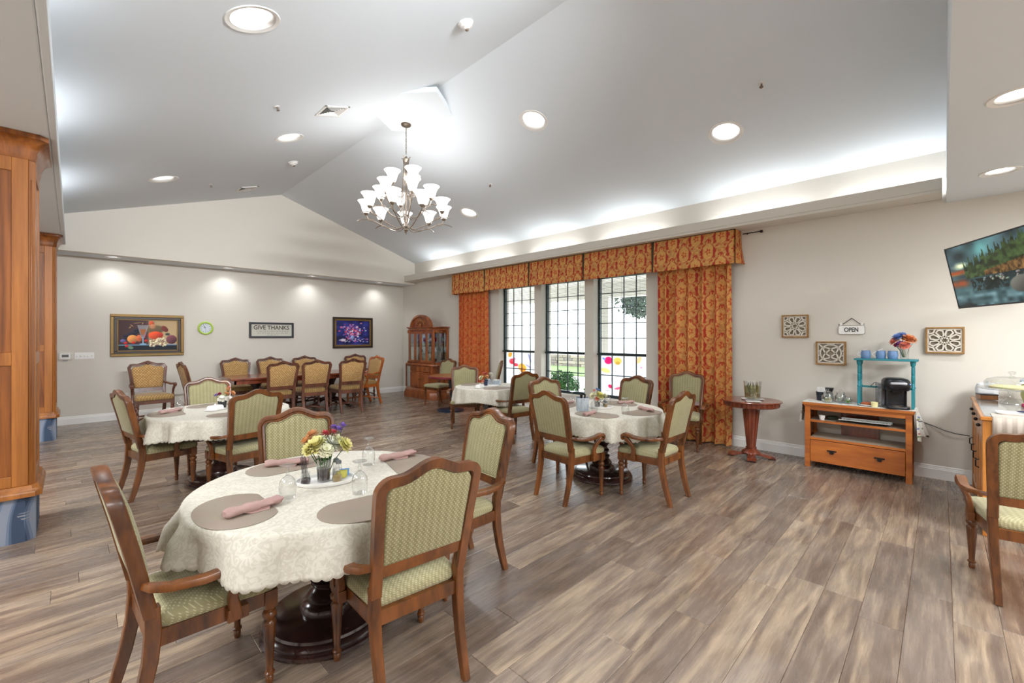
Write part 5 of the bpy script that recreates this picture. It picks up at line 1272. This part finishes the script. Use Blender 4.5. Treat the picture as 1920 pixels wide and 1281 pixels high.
# ---------------------------------------------------------------- sideboard at the right edge
SX0, SX1, SY0, SY1 = 4.82, 6.38, -.70, -.215
sb = thing('sideboard', 'golden oak sideboard with slatted doors at the right edge, below the television', 'sideboard', ((SX0+SX1)/2, (SY0+SY1)/2, 0)); hx, hy = (SX1-SX0)/2, (SY1-SY0)/2
m = MB(); m.b2((-hx-.015, -hy, .872), (hx, hy+.012, .90)); m.build('tabletop', M['side'], sb, bevel=.005)
MB().b2((-hx+.012, -hy+.012, .900), (hx-.012, hy-.012, .9035)).build('glass_top', plain('grey_glass', C(150, 148, 142), .12), sb)
MB().b2((-hx+.01, -hy+.01, .08), (hx-.01, hy-.02, .87)).build('case', M['side'], sb)
for sx in (-1, 1):
    for sy in (-1, 1): MB().box((sx*(hx-.03), sy*(hy-.03), .435), (.06, .06, .87)).build('corner_post', M['side'], sb, bevel=.004)
MB().b2((-hx+.02, -hy+.07, .06), (-hx+.035, hy-.07, .16)).build('end_rail', M['side'], sb)
for k in range(4):
    x0 = -hx+.07+k*(2*hx-.14)/4; wd = (2*hx-.14)/4-.012
    d = MB().b2((x0, hy-.02, .74), (x0+wd, hy-.003, .86)).build('drawer', M['side'], sb, bevel=.003); MB().ball((x0+wd/2, hy+.012, .80), .014, 10, 8).build('knob', M['bronze'], d)
    m = MB()
    for (a, b) in (((x0, .10), (x0+.045, .73)), ((x0+wd-.045, .10), (x0+wd, .73)), ((x0+.045, .10), (x0+wd-.045, .15)), ((x0+.045, .67), (x0+wd-.045, .73))): m.b2((a[0], hy-.02, a[1]), (b[0], hy-.003, b[1]))
    d = m.build('door', M['side'], sb, bevel=.003)
    for j in range(4): MB().b2((x0+.06+j*(wd-.12)/4, hy-.02, .15), (x0+.085+j*(wd-.12)/4, hy-.008, .67)).build('slat', M['side'], d)
    MB().tube([(x0+wd-.02, hy, .50), (x0+wd-.02, hy+.02, .49), (x0+wd-.02, hy+.02, .44), (x0+wd-.02, hy, .43)], .005, 6).build('pull', M['bronze'], d)
rn = thing('sideboard_runner', 'pale ribbed grey cloth runner hanging over the near end of the sideboard', 'runner', (SX0, (SY0+SY1)/2, .9045))
ribm = fabric('ribbed_cloth', C(178, 166, 154), C(206, 196, 184), su=120, axes='yz', stripe=60, thr=.1)
MB().b2((-.012, -hy+.03, 0), (.20, hy-.05, .0025)).build('top', ribm, rn)
m = MB(); n = 40
vs = []; 
for k in range(n+1):
    y = -hy+.03+(2*hy-.08)*k/n; q = .003*math.sin(k*1.3); vs += [(-.018+q, y, .002), (-.020+q, y, -.06), (-.024+q*2, y, -.17+.02*(k/n))]
fs = []
for k in range(n):
    for j in range(2): a = k*3+j; fs.append((a, a+3, a+4, a+1))
m.add(vs, fs).build('hanging_end', ribm, rn, solid=.002)
sz = .9075
ck2 = thing('cake_stand', 'glass domed cake stand on the sideboard', 'cake stand', (5.84, -.44, sz))
MB().lathe([(0, 0), (.075, 0), (.07, .012), (.035, .04), (.025, .08), (.03, .115), (.2, .125), (.215, .132), (.213, .138), (.03, .134), (0, .134)], 48).build('stand', M['glass'], ck2)
MB().lathe([(.17, .14), (.172, .19), (.155, .215), (.10, .232), (.02, .238), (.012, .245), (.010, .255), (.024, .268), (.024, .282), (0, .29)], 48).build('dome', M['glass'], ck2)
MB().lathe([(0, .138), (.14, .138), (.145, .15), (.12, .158), (0, .16)], 32).build('cake', plain('cake', C(232, 222, 170), .8, var=.3), ck2)
m = MB(); m.rings(rrect(.10, .16, .04), [(.9, 0), (1, .02), (1.0, .09), (.85, .13), (.5, .145)]); tag(m.build('paper_bag', plain('wrap', C(222, 222, 228), .4, var=.2), loc=(6.27, -.31, sz)), 'crumpled white plastic-wrapped bundle behind the cake stand', 'bag')
wb = thing('wooden_box', 'small wooden box with a black lid under the cake stand', 'box', (6.08, -.30, sz), rotz=.3)
MB().box((0, 0, .022), (.10, .12, .044)).build('box', M['oakf'], wb, bevel=.003); MB().box((0, 0, .049), (.104, .124, .01)).build('lid', M['black'], wb, bevel=.002)
tr3 = MB().rings(rrect(.17, .26, .03), [(.94, 0), (1, .006), (1.02, .012), (.96, .009)]).build('serving_tray', M['white'], loc=(5.06, -.43, sz)); tag(tr3, 'white rectangular tray at the near end of the sideboard', 'tray')
sp3 = thing('serving_spoon', 'dark blue spoon lying on the white tray', 'spoon', (5.08, -.44, sz+.014), rotz=-1.2)
MB().ball((0, 0, .008), .03, 14, 8, (1.3, .9, .25)).build('bowl', plain('navy', C(40, 46, 76), .3), sp3); MB().tube([(.03, 0, .008), (.09, 0, .018), (.15, 0, .01)], [.006, .005, .007], 8).build('handle', plain('navy2', C(40, 46, 76), .3), sp3)
pk = MB().rings(rrect(.06, .05, .015), [(.9, 0), (1, .005), (1, .02), (.8, .03)]).build('wrapped_sweets', plain('pinkpkt', C(206, 60, 110), .4, var=.6), loc=(5.62, -.50, sz)); tag(pk, 'pink and yellow packet right of the cake stand foot', 'packet')
jr = thing('lidded_canister', 'yellow canister with stacked blue lid behind the cake stand', 'canister', (6.17, -.60, sz))
MB().lathe([(0, 0), (.07, 0), (.085, .05), (.085, .14), (.06, .17), (0, .17)], 32).build('body', plain('lemon', C(226, 220, 150), .4, var=.3), jr)
MB().lathe([(.062, .17), (.09, .175), (.09, .195), (.06, .21), (.055, .225), (.03, .235), (0, .24)], 32).build('lid', plain('sky', C(120, 170, 212), .3), jr)
cu = MB().lathe([(0, 0), (.035, 0), (.045, .07), (.048, .072), (.044, .075), (.033, .004), (0, .004)], 28).build('paper_cup', M['white'], loc=(5.50, -.56, sz)); tag(cu, 'white cup at the right edge of the photo on the sideboard', 'cup')
# ---------------------------------------------------------------- table settings
TT = TZ+.0025
def mat_outline(w=.225, h=.155):
    return [(w*math.copysign(abs(math.cos(a))**.8, math.cos(a)), max(-h*.82, h*math.sin(a))) for a in [2*PI*k/48 for k in range(48)]]
M['mat'] = plain('taupe_vinyl', C(150, 136, 122), .6, bump=.2, var=.2)
PM = MB().rings(mat_outline(), [(1, 0), (1, .002), (.985, .0028)]).mesh('placemat', M['mat'])
def placemat(x, y, deg, lab):
    o = bpy.data.objects.new('placemat', PM); COL.objects.link(o); o.location = (x, y, TT); o.rotation_euler = (0, 0, math.radians(deg)); return tag(o, lab, 'placemat', 'taupe placemats')
def nap_mesh():
    m = MB(); n = 18; k_ = 16; vs = []; fs = []; rs = random.Random(3)
    for i in range(n+1):
        u = i/n; x = -.115+.23*u; r = .0205+.0018*math.sin(u*17)+.0025*rs.random()-(.004 if i in (0, n) else 0)
        for k in range(k_):
            a = 2*PI*k/k_; q = 1+.13*math.sin(a*2+u*3)+.10*math.sin(a*4+u*9+1)*(.5+u)+.05*math.sin(a*3+u*31)
            vs.append((x+.004*math.sin(a*3), r*1.15*q*math.cos(a), max(.0, .019+r*.85*q*math.sin(a))))
    for i in range(n):
        for k in range(k_): a = i*k_+k; b = i*k_+(k+1) % k_; fs.append((a, b, b+k_, a+k_))
    fs += [tuple(range(k_)), tuple(range(n*k_, (n+1)*k_))]
    m.add(vs, fs); m.add([(-.05, -.018, .008), (.06, -.02, .010), (.05, -.038, .001), (-.02, -.034, .001)], [(0, 1, 2, 3)])
    return m.mesh('napkin', M['linen'], ang=60)
NM = nap_mesh()
def napkin(x0, y0, x1, y1, lab, s=1):
    o = bpy.data.objects.new('napkin', NM); COL.objects.link(o); o.location = ((x0+x1)/2, (y0+y1)/2, TT+.003); o.rotation_euler = (0, 0, math.atan2(y1-y0, x1-x0)); o.scale = (s, s, s); return tag(o, lab, 'napkin', 'rolled pink napkins')
GB = MB().lathe([(.033, 0), (.037, .03), (.0385, .055), (.034, .08), (.022, .098), (.009, .108)], 32).mesh('bowl', M['glass'])
GS = MB().lathe([(.009, .108), (.007, .118), (.010, .124), (.006, .132), (.006, .148), (.02, .154), (.034, .157), (.034, .1585), (.0, .160)], 32).mesh('foot', M['glass'])
def goblet(x, y, lab):
    t = thing('goblet', lab, 'glass', (x, y, TT+.001), group='upturned water goblets')
    for nm, me in (('bowl', GB), ('stem_and_foot', GS)):
        o = bpy.data.objects.new(nm, me); COL.objects.link(o); o.parent = t; o.scale = (1, 1, .98)
# nearest table
placemat(.505, 2.205, 130-40, 'taupe placemat under the left rolled napkin on the nearest table')
placemat(.945, 1.83, 172, 'taupe placemat at the front of the nearest table, left of the chair back')
placemat(1.43, 2.26, 75-90+0+180+90, 'taupe placemat at the right rear of the nearest table')
placemat(.90, 2.74, 0, 'taupe placemat at the rear of the nearest table behind the flowers')
napkin(.453, 2.127, .66, 2.15, 'rolled pink napkin on the left placemat of the nearest table', 1.0)
napkin(.80, 2.80, .98, 2.70, 'rolled pink napkin behind the goblet at the rear of the nearest table')
napkin(1.33, 2.43, 1.53, 2.41, 'rolled pink napkin at the right rear of the nearest table')
napkin(1.12, 1.99, 1.30, 1.86, 'rolled pink napkin half hidden behind the nearest chair back')
goblet(.715, 2.20, 'upturned goblet left of the flowers on the nearest table'); goblet(1.24, 2.43, 'upturned goblet at the right rear of the nearest table'); goblet(.985, 2.02, 'upturned goblet right of the tray, front of the nearest table')
def oval_tray(x, y, deg, L_, W_, lab):
    o = MB().lathe([(0, 0), (.95, 0), (1, .2), (1.02, 1), (.98, 1), (.94, .25), (0, .22)], 48, sx=L_, sy=W_).build('oval_tray', M['white']); 
    for v in o.data.vertices: v.co.z *= .02
    o.location = (x, y, TT); o.rotation_euler = (0, 0, math.radians(deg)); return tag(o, lab, 'tray', 'oval condiment trays')
oval_tray(.935, 2.30, -28, .145, .095, 'white oval tray of condiments on the nearest table')
TV = TT+.0055
pf = plain('pepper_fill', C(60, 44, 50), .8, var=.7)
bouquet('flower_vase', 'glass vase of cream, peach and violet flowers on the nearest table', 'flowers', (.925, 2.305, TV),
        [(x*1.15, y*1.15, z*1.3, R*1.22, n_, l_, c_) for (x, y, z, R, n_, l_, c_) in [(-.035, -.01, .150, .050, 16, 5, 'yellow'), (.03, -.03, .150, .045, 9, 5, 'white'), (-.055, .045, .165, .032, 12, 4, 'peach'), (-.03, .05, .185, .03, 12, 4, 'peach'), (.02, .03, .185, .024, 10, 3, 'pink'), (.05, .01, .19, .020, 9, 3, 'pink'), (.07, .0, .20, .024, 9, 3, 'violet'), (.085, -.01, .215, .022, 9, 3, 'violet'), (.06, .03, .205, .02, 9, 3, 'violet'), (.075, -.055, .145, .038, 14, 4, 'yellow'), (-.01, -.055, .135, .035, 14, 4, 'cream'), (.035, .01, .155, .036, 12, 4, 'white'), (-.005, .01, .165, .034, 12, 4, 'cream'), (.055, -.02, .165, .03, 12, 4, 'cream'), (-.065, .0, .14, .034, 14, 4, 'yellow')]],
        glassvase(.038, .115, fill=pf), .01, 1, 16, .05, .12)
def shaker(x, y, lab, fill, lid, h=.065, r=.019, name='shaker'):
    t = thing(name, lab, 'shaker', (x, y, TV), group='condiments on the trays')
    MB().lathe([(0, 0), (r, 0), (r*1.15, h*.3), (r*.9, h*.75), (r*.7, h), (0, h)], 20).build('body', M['glass'], t)
    MB().lathe([(0, .002), (r*.92, .002), (r*1.05, h*.3), (r*.85, h*.62), (0, h*.62)], 16).build('filling', fill, t)
    if lid: MB().lathe([(r*.75, h), (r*.8, h+.004), (r*.8, h+.014), (r*.5, h+.02), (0, h+.021)], 20).build('lid', lid, t)
saltm = plain('salt', C(232, 230, 224), .8); greym = plain('grey_lid', C(120, 124, 128), .35, .6); seedm = plain('mustard_seed', C(176, 146, 92), .8, var=.5)
shaker(.975, 2.255, 'small jar of mustard-coloured spice with a dark label, front of the tray', seedm, None, .05, .022); shaker(1.02, 2.34, 'white salt shaker with grey lid at the right end of the tray', saltm, greym); shaker(.995, 2.315, 'tall ribbed sugar shaker behind the spice jar on the tray', saltm, greym, .085, .019)
sj = thing('straw_jar', 'small glass jar holding black stirrers at the left end of the tray', 'jar', (.845, 2.335, TV))
MB().lathe([(0, 0), (.024, 0), (.027, .02), (.02, .05), (.022, .058), (.02, .058), (.018, .05), (.025, .02), (0, .004)], 24).build('jar', M['glass'], sj); MB().lathe([(0, .004), (.022, .004), (.022, .025), (0, .026)], 16).build('filling', pf, sj)
m = MB()
for k in range(7): m.tube([(.004*(k-3), .003*(k % 3-1), .006), (-.012+.003*(k-3), .012-.004*k, .135+.006*(k % 3))], .0014, 5)
m.build('stirrers', M['black'], sj)
pm_ = plain('yellow_packet', C(196, 190, 90), .6); pb_ = plain('blue_packet', C(110, 160, 214), .6)
for k in range(7):
    o = MB().box((0, 0, .022), (.045, .003, .034), m=Matrix.Rotation(-.35, 4, 'X')).build('sweetener_packet', pm_ if k < 4 else pb_, loc=(1.005+.006*k, 2.275+.006*k, TV)); o.rotation_euler = (0, 0, -.5)
    tag(o, ('yellow' if k < 4 else 'blue')+' sweetener packet in the row right of the flower vase on the nearest tray', 'packet', ('yellow' if k < 4 else 'blue')+' sweetener packets')
# table by the windows
placemat(3.60, 2.40, 95, 'taupe placemat at the left front of the table by the windows'); placemat(4.02, 2.14, 165, 'taupe placemat at the front of the table by the windows, right'); placemat(4.38, 2.62, 80, 'taupe placemat at the right rear of the table by the windows'); placemat(3.86, 2.98, 10, 'taupe placemat at the left rear of the table by the windows')
napkin(3.44, 2.43, 3.64, 2.45, 'rolled pink napkin at the left front of the table by the windows', .9); napkin(4.33, 2.60, 4.52, 2.51, 'rolled pink napkin in front of the chair before the right window', .9); napkin(4.19, 2.27, 4.10, 2.06, 'rolled pink napkin at the right front of the table by the windows', .95); napkin(3.84, 3.02, 4.02, 3.0, 'rolled pink napkin seen through the rear left goblet by the windows', .9)
goblet(3.90, 2.92, 'upturned goblet rear left on the table by the windows'); goblet(3.80, 2.56, 'upturned goblet beside the tin bucket on the table by the windows'); goblet(4.24, 2.68, 'upturned goblet behind the flowers on the table by the windows'); goblet(3.83, 2.22, 'upturned goblet at the front of the table by the windows')
oval_tray(3.98, 2.60, -45, .13, .09, 'white oval tray of condiments on the table by the windows')
bouquet('flower_vase', 'glass vase of cream and mauve flowers on the table by the windows', 'flowers', (3.96, 2.63, TV),
        [(-.05, .02, .13, .045, 12, 4, 'cream'), (.0, -.03, .13, .055, 14, 5, 'yellow'), (.05, -.06, .125, .04, 12, 4, 'cream'), (-.01, .03, .175, .03, 10, 3, 'coral'), (.01, .01, .19, .024, 9, 3, 'blue'), (.03, .0, .18, .022, 9, 3, 'blue'), (-.04, -.02, .10, .03, 9, 3, 'coral')], glassvase(.034, .09, fill=pf), .01, 2, 12, .05, .1)
shaker(4.02, 2.565, 'small brown spice jar on the tray by the windows', seedm, greym, .05); shaker(4.055, 2.60, 'dark pepper jar on the tray by the windows', pf, greym, .05)
tb_ = thing('galvanised_caddy', 'square pale blue galvanised cutlery caddy on the table by the windows', 'caddy', (3.70, 2.64, TT+.001), rotz=.75)
def gal():
    m, nt, b = newmat('galvanised'); N = nt.nodes.new; L = nt.links.new
    tc = N('ShaderNodeTexCoord'); mp = N('ShaderNodeMapping'); mp.inputs['Scale'].default_value = (6, 6, 1.2); L(tc.outputs['Object'], mp.inputs[0]); v = N('ShaderNodeTexVoronoi'); v.inputs['Scale'].default_value = 22; L(mp.outputs[0], v.inputs['Vector'])
    r = N('ShaderNodeValToRGB'); r.color_ramp.elements[0].color = C(150, 166, 180); r.color_ramp.elements[1].color = C(206, 214, 222); L(v.outputs['Color'], r.inputs[0]); L(r.outputs[0], b.inputs['Base Color']); b.inputs['Roughness'].default_value = .45; b.inputs['Metallic'].default_value = .3; return m
M['galv'] = gal()
def openbox(name, w, d, h, mat, parent, taper=.9):
    o = rrect(w, d, .01, 3); m = MB(); m.rings(o, [(taper, 0), (1, h), (.97, h), (taper*.95, .004)]); return m.build(name, mat, parent)
openbox('bucket', .125, .125, .135, M['galv'], tb_)
m = MB()
for k in range(7): m.tube([(-.03+.01*k, .02*math.sin(k*2), .01), (-.035+.011*k, .03*math.sin(k*2+1), .17)], [.003, .006], 6)
m.build('cutlery', M['bronze'], tb_)
# left table
placemat(.66, 5.45, 90, 'taupe placemat at the left end of the left table'); placemat(1.08, 5.76, 5, 'taupe placemat at the rear of the left table'); placemat(1.12, 4.98, 178, 'taupe placemat behind the chair back on the left table'); placemat(1.54, 5.4, 90, 'taupe placemat at the right end of the left table')
napkin(.58, 5.42, .80, 5.57, 'rolled pink napkin on the left table', 1.0); goblet(.77, 5.545, 'upturned goblet on the left table')
bouquet('flower_vase', 'dark vase of white, peach and lilac flowers on the left table', 'flowers', (1.13, 5.50, TT+.001),
        [(-.05, .02, .135, .03, 9, 3, 'violet'), (-.02, .03, .145, .026, 9, 3, 'magenta'), (.05, -.01, .19, .034, 12, 4, 'peach'), (.04, .0, .145, .04, 12, 4, 'peach'), (.09, -.03, .15, .036, 12, 4, 'peach'), (-.01, -.04, .10, .045, 12, 4, 'white'), (.05, -.06, .09, .045, 12, 4, 'white'), (.06, -.02, .215, .02, 8, 3, 'coral')], glassvase(.045, .10, mat=plain('smoke_vase', C(46, 50, 54), .15)), .01, 3, 10, .05, .09)
nh = thing('butter_dish', 'white covered butter dish on the left table', 'dish', (1.04, 5.36, TT+.001), rotz=.6)
def butter(t):
    MB().rings(rrect(.19, .12, .03), [(.9, 0), (1, .008), (1, .011), (.9, .008)]).build('plate', M['white'], t); MB().rings(rrect(.15, .085, .02), [(1, .009), (.97, .035), (.85, .048), (.4, .052)]).build('cover', M['white'], t); MB().ball((0, 0, .058), .009, 10, 8).build('knob', M['white'], t)
butter(nh)
mh = thing('white_bowl', 'shallow white bowl behind the flowers on the left table', 'bowl', (1.36, 5.62, TT+.001)); MB().lathe([(0, 0), (.035, 0), (.08, .04), (.085, .045), (.08, .045), (.03, .006), (0, .006)], 32).build('bowl', M['white'], mh)
# far table
placemat(4.42, 4.68, 170, 'taupe placemat at the front of the far table'); placemat(4.50, 5.32, 0, 'taupe placemat at the rear of the far table')
oval_tray(4.50, 4.93, -40, .14, .09, 'white oval tray on the far table')
bouquet('flower_vase', 'dark vase of pale green and coral flowers on the far table', 'flowers', (4.46, 4.98, TV),
        [(-.07, .03, .13, .045, 12, 4, 'cream'), (-.02, .02, .20, .03, 9, 3, 'coral'), (.0, -.02, .15, .035, 12, 4, 'peach'), (.08, -.03, .17, .05, 12, 4, 'white'), (-.06, .0, .08, .03, 9, 3, 'coral'), (.02, .02, .18, .03, 10, 3, 'pink')], glassvase(.034, .10, mat=plain('navyvase', C(50, 58, 84), .15)), .01, 4, 10, .05, .09)
nb = thing('butter_dish', 'white covered butter dish left of the flowers on the far table', 'dish', (4.27, 4.90, TT+.001), rotz=.3); butter(nb)
for k, (x, y, r_, l) in enumerate(((4.70, 5.00, .3, 'pale blue galvanised box, nearer one on the far table'), (4.68, 5.18, .8, 'pale blue galvanised box, farther one on the far table'))):
    q = thing('galvanised_box', l, 'box', (x, y, TT+.001), rotz=r_); openbox('box', .15, .10, .075, M['galv'], q, .95)
    MB().b2((-.05, -.03, .01), (.05, .03, .085)).build('packets', M['white'], q)

# ---------------------------------------------------------------- ceiling fixtures
def slope_frame(name, label, cat, x, y, group=None):
    sg_ = -1 if x < RX else 1
    return thing(name, label, cat, (x, y, slope_z(x)), rot=(0, sg_*AN, 0), group=group)
M['can'] = plain('reflector_white', C(244, 243, 240), .35)
M['lampd'] = plain('downlight_lamp', (1, .985, .96, 1), .5, emit=3.0)
def downlight(t, r, deep, power, spread=2.2):
    MB().lathe([(r, -.002), (r+.026, -.006), (r+.03, 0), (r+.026, .002), (r-.004, .0), (r-.004, .004)], 40, cap=False).build('trim_ring', M['trim'], t)
    m = MB(); m.lathe([(r-.004, 0), (r*.8, deep*.6), (r*.62, deep)], 40, cap=False); o = m.build('reflector', M['can'], t, solid=.003)
    MB().lathe([(0, deep-.006), (r*.6, deep-.006), (r*.6, deep-.002), (0, deep-.002)], 32).build('lamp', M['lampd'], t)
    area('lamp_light', (0, 0, deep-.012), r*1.0, power, shape='DISK', spread=spread, parent=t)
names = ['large recessed downlight at the top left of the photo', 'recessed downlight on the left slope near the gable wall', 'recessed downlight on the left slope beside the chandelier, below the air vent']
for (x, y), l in zip(VL, names): downlight(slope_frame('recessed_downlight', l, 'ceiling light', x, y, 'recessed downlights in the vault'), .155, .13, K_DOWN)
names = ['recessed downlight right of the chandelier canopy', 'recessed downlight at the right of the vault above the curtain', 'recessed downlight beyond the chandelier, low on the right slope']
for (x, y), l in zip(VR, names): downlight(slope_frame('recessed_downlight', l, 'ceiling light', x, y, 'recessed downlights in the vault'), .155, .13, K_DOWN)
for (x, y), l in zip(FL, ['recessed downlight in the flat ceiling at the upper right edge', 'recessed downlight in the flat ceiling above the television', 'recessed downlight in the flat ceiling above the camera']): downlight(thing('recessed_downlight', l, 'ceiling light', (x, y, 2.90), group='downlights in the flat ceiling'), .097, .1, K_DOWN*.6)
for (x, y), l in zip(SOFF, ['small soffit downlight above the fruit painting', 'small soffit downlight above the wall clock', 'small soffit downlight right of the GIVE THANKS sign', 'small soffit downlight above the flower painting']): downlight(thing('soffit_downlight', l, 'ceiling light', (x, y, 2.888), group='soffit downlights over the back wall'), .079, .08, K_BACK, 2.6)
for i, p in enumerate(FILL_PANELS):  # bodies of the added fill panels
    t = thing('fill_panel', 'square fill light panel added behind the camera' if i < 2 else 'square fill light panel added over the left side of the room', 'ceiling light', p, group='added fill light panels')
    MB().b2((-.64, -.64, -.02), (.64, .64, 0)).build('housing', M['trim'], t); MB().b2((-.6, -.6, -.024), (.6, .6, -.02)).build('fill_diffuser', M['lampd'], t)
def smoke(x, y, s, lab):
    t = slope_frame('smoke_detector', lab, 'smoke detector', x, y, 'smoke detectors')
    MB().lathe([(.07*s, 0), (.07*s, -.012), (.055*s, -.02), (.055*s, -.035), (.04*s, -.042), (.032*s, -.042), (.03*s, -.055), (0, -.057)], 32).build('body', M['white'], t); MB().lathe([(0, -.057), (.018*s, -.058), (.012*s, -.068), (0, -.07)], 16).build('sensor', M['steel'], t)
smoke(2.47, 3.03, 1.0, 'white smoke detector at the top centre of the vault'); smoke(2.50, 7.45, 1.1, 'white smoke detector low on the left slope near the gable')
def sprinkler(x, y, lab):
    t = slope_frame('sprinkler_head', lab, 'sprinkler', x, y, 'sprinkler heads')
    MB().lathe([(.03, 0), (.028, -.006), (0, -.007)], 20).build('escutcheon', M['white'], t); m = MB(); m.lathe([(.008, -.006), (.008, -.035), (.018, -.04), (.018, -.043), (0, -.044)], 12); m.tube([(.014, 0, -.01), (.016, 0, -.025), (.004, 0, -.04)], .002, 5); m.tube([(-.014, 0, -.01), (-.016, 0, -.025), (-.004, 0, -.04)], .002, 5); m.build('head', M['steel'], t)
for (x, y), l in zip([(1.57, 5.17), (4.76, 1.26), (1.61, 8.65), (4.78, 5.22)], ['sprinkler head on the left slope, left of the air vent', 'sprinkler head high on the right slope above the large downlight', 'sprinkler head on the left slope near the gable wall', 'sprinkler head on the right slope beyond the chandelier']): sprinkler(x, y, l)
def vent(x, y, lab):
    t = slope_frame('air_vent', lab, 'vent', x, y, 'air vents'); m = MB(); s = .155
    for (a, b) in (((-s, -s), (s, -s+.025)), ((-s, s-.025), (s, s)), ((-s, -s), (-s+.025, s)), ((s-.025, -s), (s, s))): m.b2((a[0], a[1], -.01), (b[0], b[1], 0))
    m.build('frame', M['trim'], t); MB().b2((-s+.02, -s+.02, -.002), (s-.02, s-.02, -.001)).build('backing_or_shade', M['black'], t)
    for q in range(4):
        R = Matrix.Rotation(q*PI/2, 4, 'Z')
        for j in range(5): MB(R).box((0, -s+.035+.022*j, -.007), (2*(s-.03-.022*j)-.01, .012, .002), m=Matrix.Rotation(.6, 4, 'X')).build('slat', M['trim'], t)
vent(2.20, 5.22, 'square air vent on the left slope beside the chandelier'); vent(2.27, 9.15, 'square air vent low on the left slope by the gable wall')
lf = thing('fill_bar', 'long white fill light added on the near end wall of the vault, above the camera', 'ceiling light', (1.85, -.005, 3.42))
MB().b2((-1.02, 0, -.09), (1.02, .11, .09)).build('housing', M['trim'], lf); MB().b2((-1.0, .11, -.08), (1.0, .12, .08)).build('fill_diffuser', M['lampd'], lf)  # body of the added fill bar
# ---------------------------------------------------------------- chandelier
CX, CY = 3.20, 5.20
ch = thing('chandelier', 'brushed nickel chandelier with three tiers of white bell shades', 'chandelier', (CX, CY, 4.398), group=None)
z0 = -4.398
MB().lathe([(0, 0), (.068, 0), (.07, -.008), (.06, -.022), (.03, -.03), (0, -.035)], 32).build('canopy', M['steel'], ch)
m = MB()
for k in range(9):
    zc = -.05-.042*k; pts = [(.009*math.cos(a), 0, zc+.026*math.sin(a)) for a in [2*PI*j/12 for j in range(12)]]
    if k % 2: pts = [(0, p[0], p[2]) for p in pts]
    m.tube(pts, .0025, 5, closed=True)
m.tube([(.006*math.sin(k*2), .006*math.cos(k*2), -.03-.037*k) for k in range(11)], .002, 5); m.build('chain', M['steel'], ch)
m = MB(); m.lathe([(0, 3.965+z0), (.012, 3.96+z0), (.02, 3.94+z0), (.045, 3.925+z0), (.045, 3.915+z0), (.03, 3.90+z0), (.014, 3.88+z0), (.014, 3.05+z0), (.03, 3.03+z0), (.035, 3.0+z0), (.02, 2.98+z0), (.03, 2.965+z0), (.032, 2.955+z0), (.012, 2.93+z0), (.005, 2.90+z0), (0, 2.885+z0)], 24); m.build('stem', M['steel'], ch)
def rotcopy(me, name, parent, k, n, off=0):
    o = bpy.data.objects.new(name, me); COL.objects.link(o); o.parent = parent; o.rotation_euler = (0, 0, 2*PI*k/n+off); return o
cage = MB().tube([(.07, 0, 3.945+z0), (.045, 0, 3.925+z0), (.036, 0, 3.85+z0), (.05, 0, 3.6+z0), (.075, 0, 3.4+z0), (.05, 0, 3.2+z0), (.02, 0, 3.05+z0)], .006, 6).mesh('cage_rod', M['steel'])
for k in range(4): rotcopy(cage, 'cage_rod', ch, k, 4, .4)
M['shade'] = plain('opal_glass', (1, .985, .965, 1), .3, emit=1.05)
def tier(n, R, zc, off, lowz, tag_):
    a0 = zc-.10+z0; lz = lowz+z0
    path = [(.02, 0, lz+.02), (R*.25, 0, lz-.03+.0), (R*.55, 0, lz+.01), (R*.8, 0, lz+(a0-lz)*.45), (R*.93, 0, a0-.07), (R, 0, a0-.005)] if lowz < 3.3 else [(.02, 0, lz), (R*.35, 0, lz-.05), (R*.7, 0, lz-.03), (R*.92, 0, a0-.05), (R, 0, a0-.005)]
    pts = []
    P_ = [Vector(p) for p in path]
    for i in range(len(P_)-1):
        p0 = P_[max(i-1, 0)]; p1 = P_[i]; p2 = P_[i+1]; p3 = P_[min(i+2, len(P_)-1)]
        for j in range(6):
            t = j/6; pts.append(.5*((2*p1)+(-p0+p2)*t+(2*p0-5*p1+4*p2-p3)*t*t+(-p0+3*p1-3*p2+p3)*t**3))
    pts.append(P_[-1]); am = MB(); am.tube(pts, .0065, 8)
    am.tube([(R*.80, 0, a0-.075), (R*.95, 0, a0-.055), (R+.07, 0, a0-.065), (R+.12, 0, a0-.085)], [.005, .006, .006, .004], 6)
    cup = MB(); cup.lathe([(0, a0-.01), (.016, a0-.008), (.03, a0+.012), (.034, a0+.022), (.028, a0+.024), (0, a0+.02)], 20, (R, 0, 0))
    sh = MB(); sh.lathe([(.030, a0+.02), (.045, a0+.04), (.058, a0+.08), (.068, a0+.12), (.085, a0+.155), (.106, a0+.18), (.110, a0+.184), (.103, a0+.182), (.08, a0+.155), (.062, a0+.12), (.05, a0+.08), (.035, a0+.045), (0, a0+.035)], 32, (R, 0, 0))
    A_, B_, D_ = am.mesh('arm', M['steel']), sh.mesh('shade', M['shade']), cup.mesh('cup', M['steel'])
    for k in range(n):
        o = rotcopy(A_, 'arm', ch, k, n, off); c = bpy.data.objects.new('socket_cup', D_); COL.objects.link(c); c.parent = o; rotcopy(B_, 'shade', ch, k, n, off)
tier(3, .18, 3.67, .5, 3.45, 0); tier(6, .35, 3.46, .2, 3.15, 0); tier(9, .53, 3.25, .35, 2.99, 0)
for k in range(9):
    l = bpy.data.lights.new('bulb_light', 'POINT'); l.energy = .5; l.shadow_soft_size = .06; l.color = (.96, .98, 1); o = bpy.data.objects.new('bulb_light', l); COL.objects.link(o); o.parent = ch
    a = .35+k*2*PI/9; o.location = (.53*math.cos(a), .53*math.sin(a), 3.36+z0)
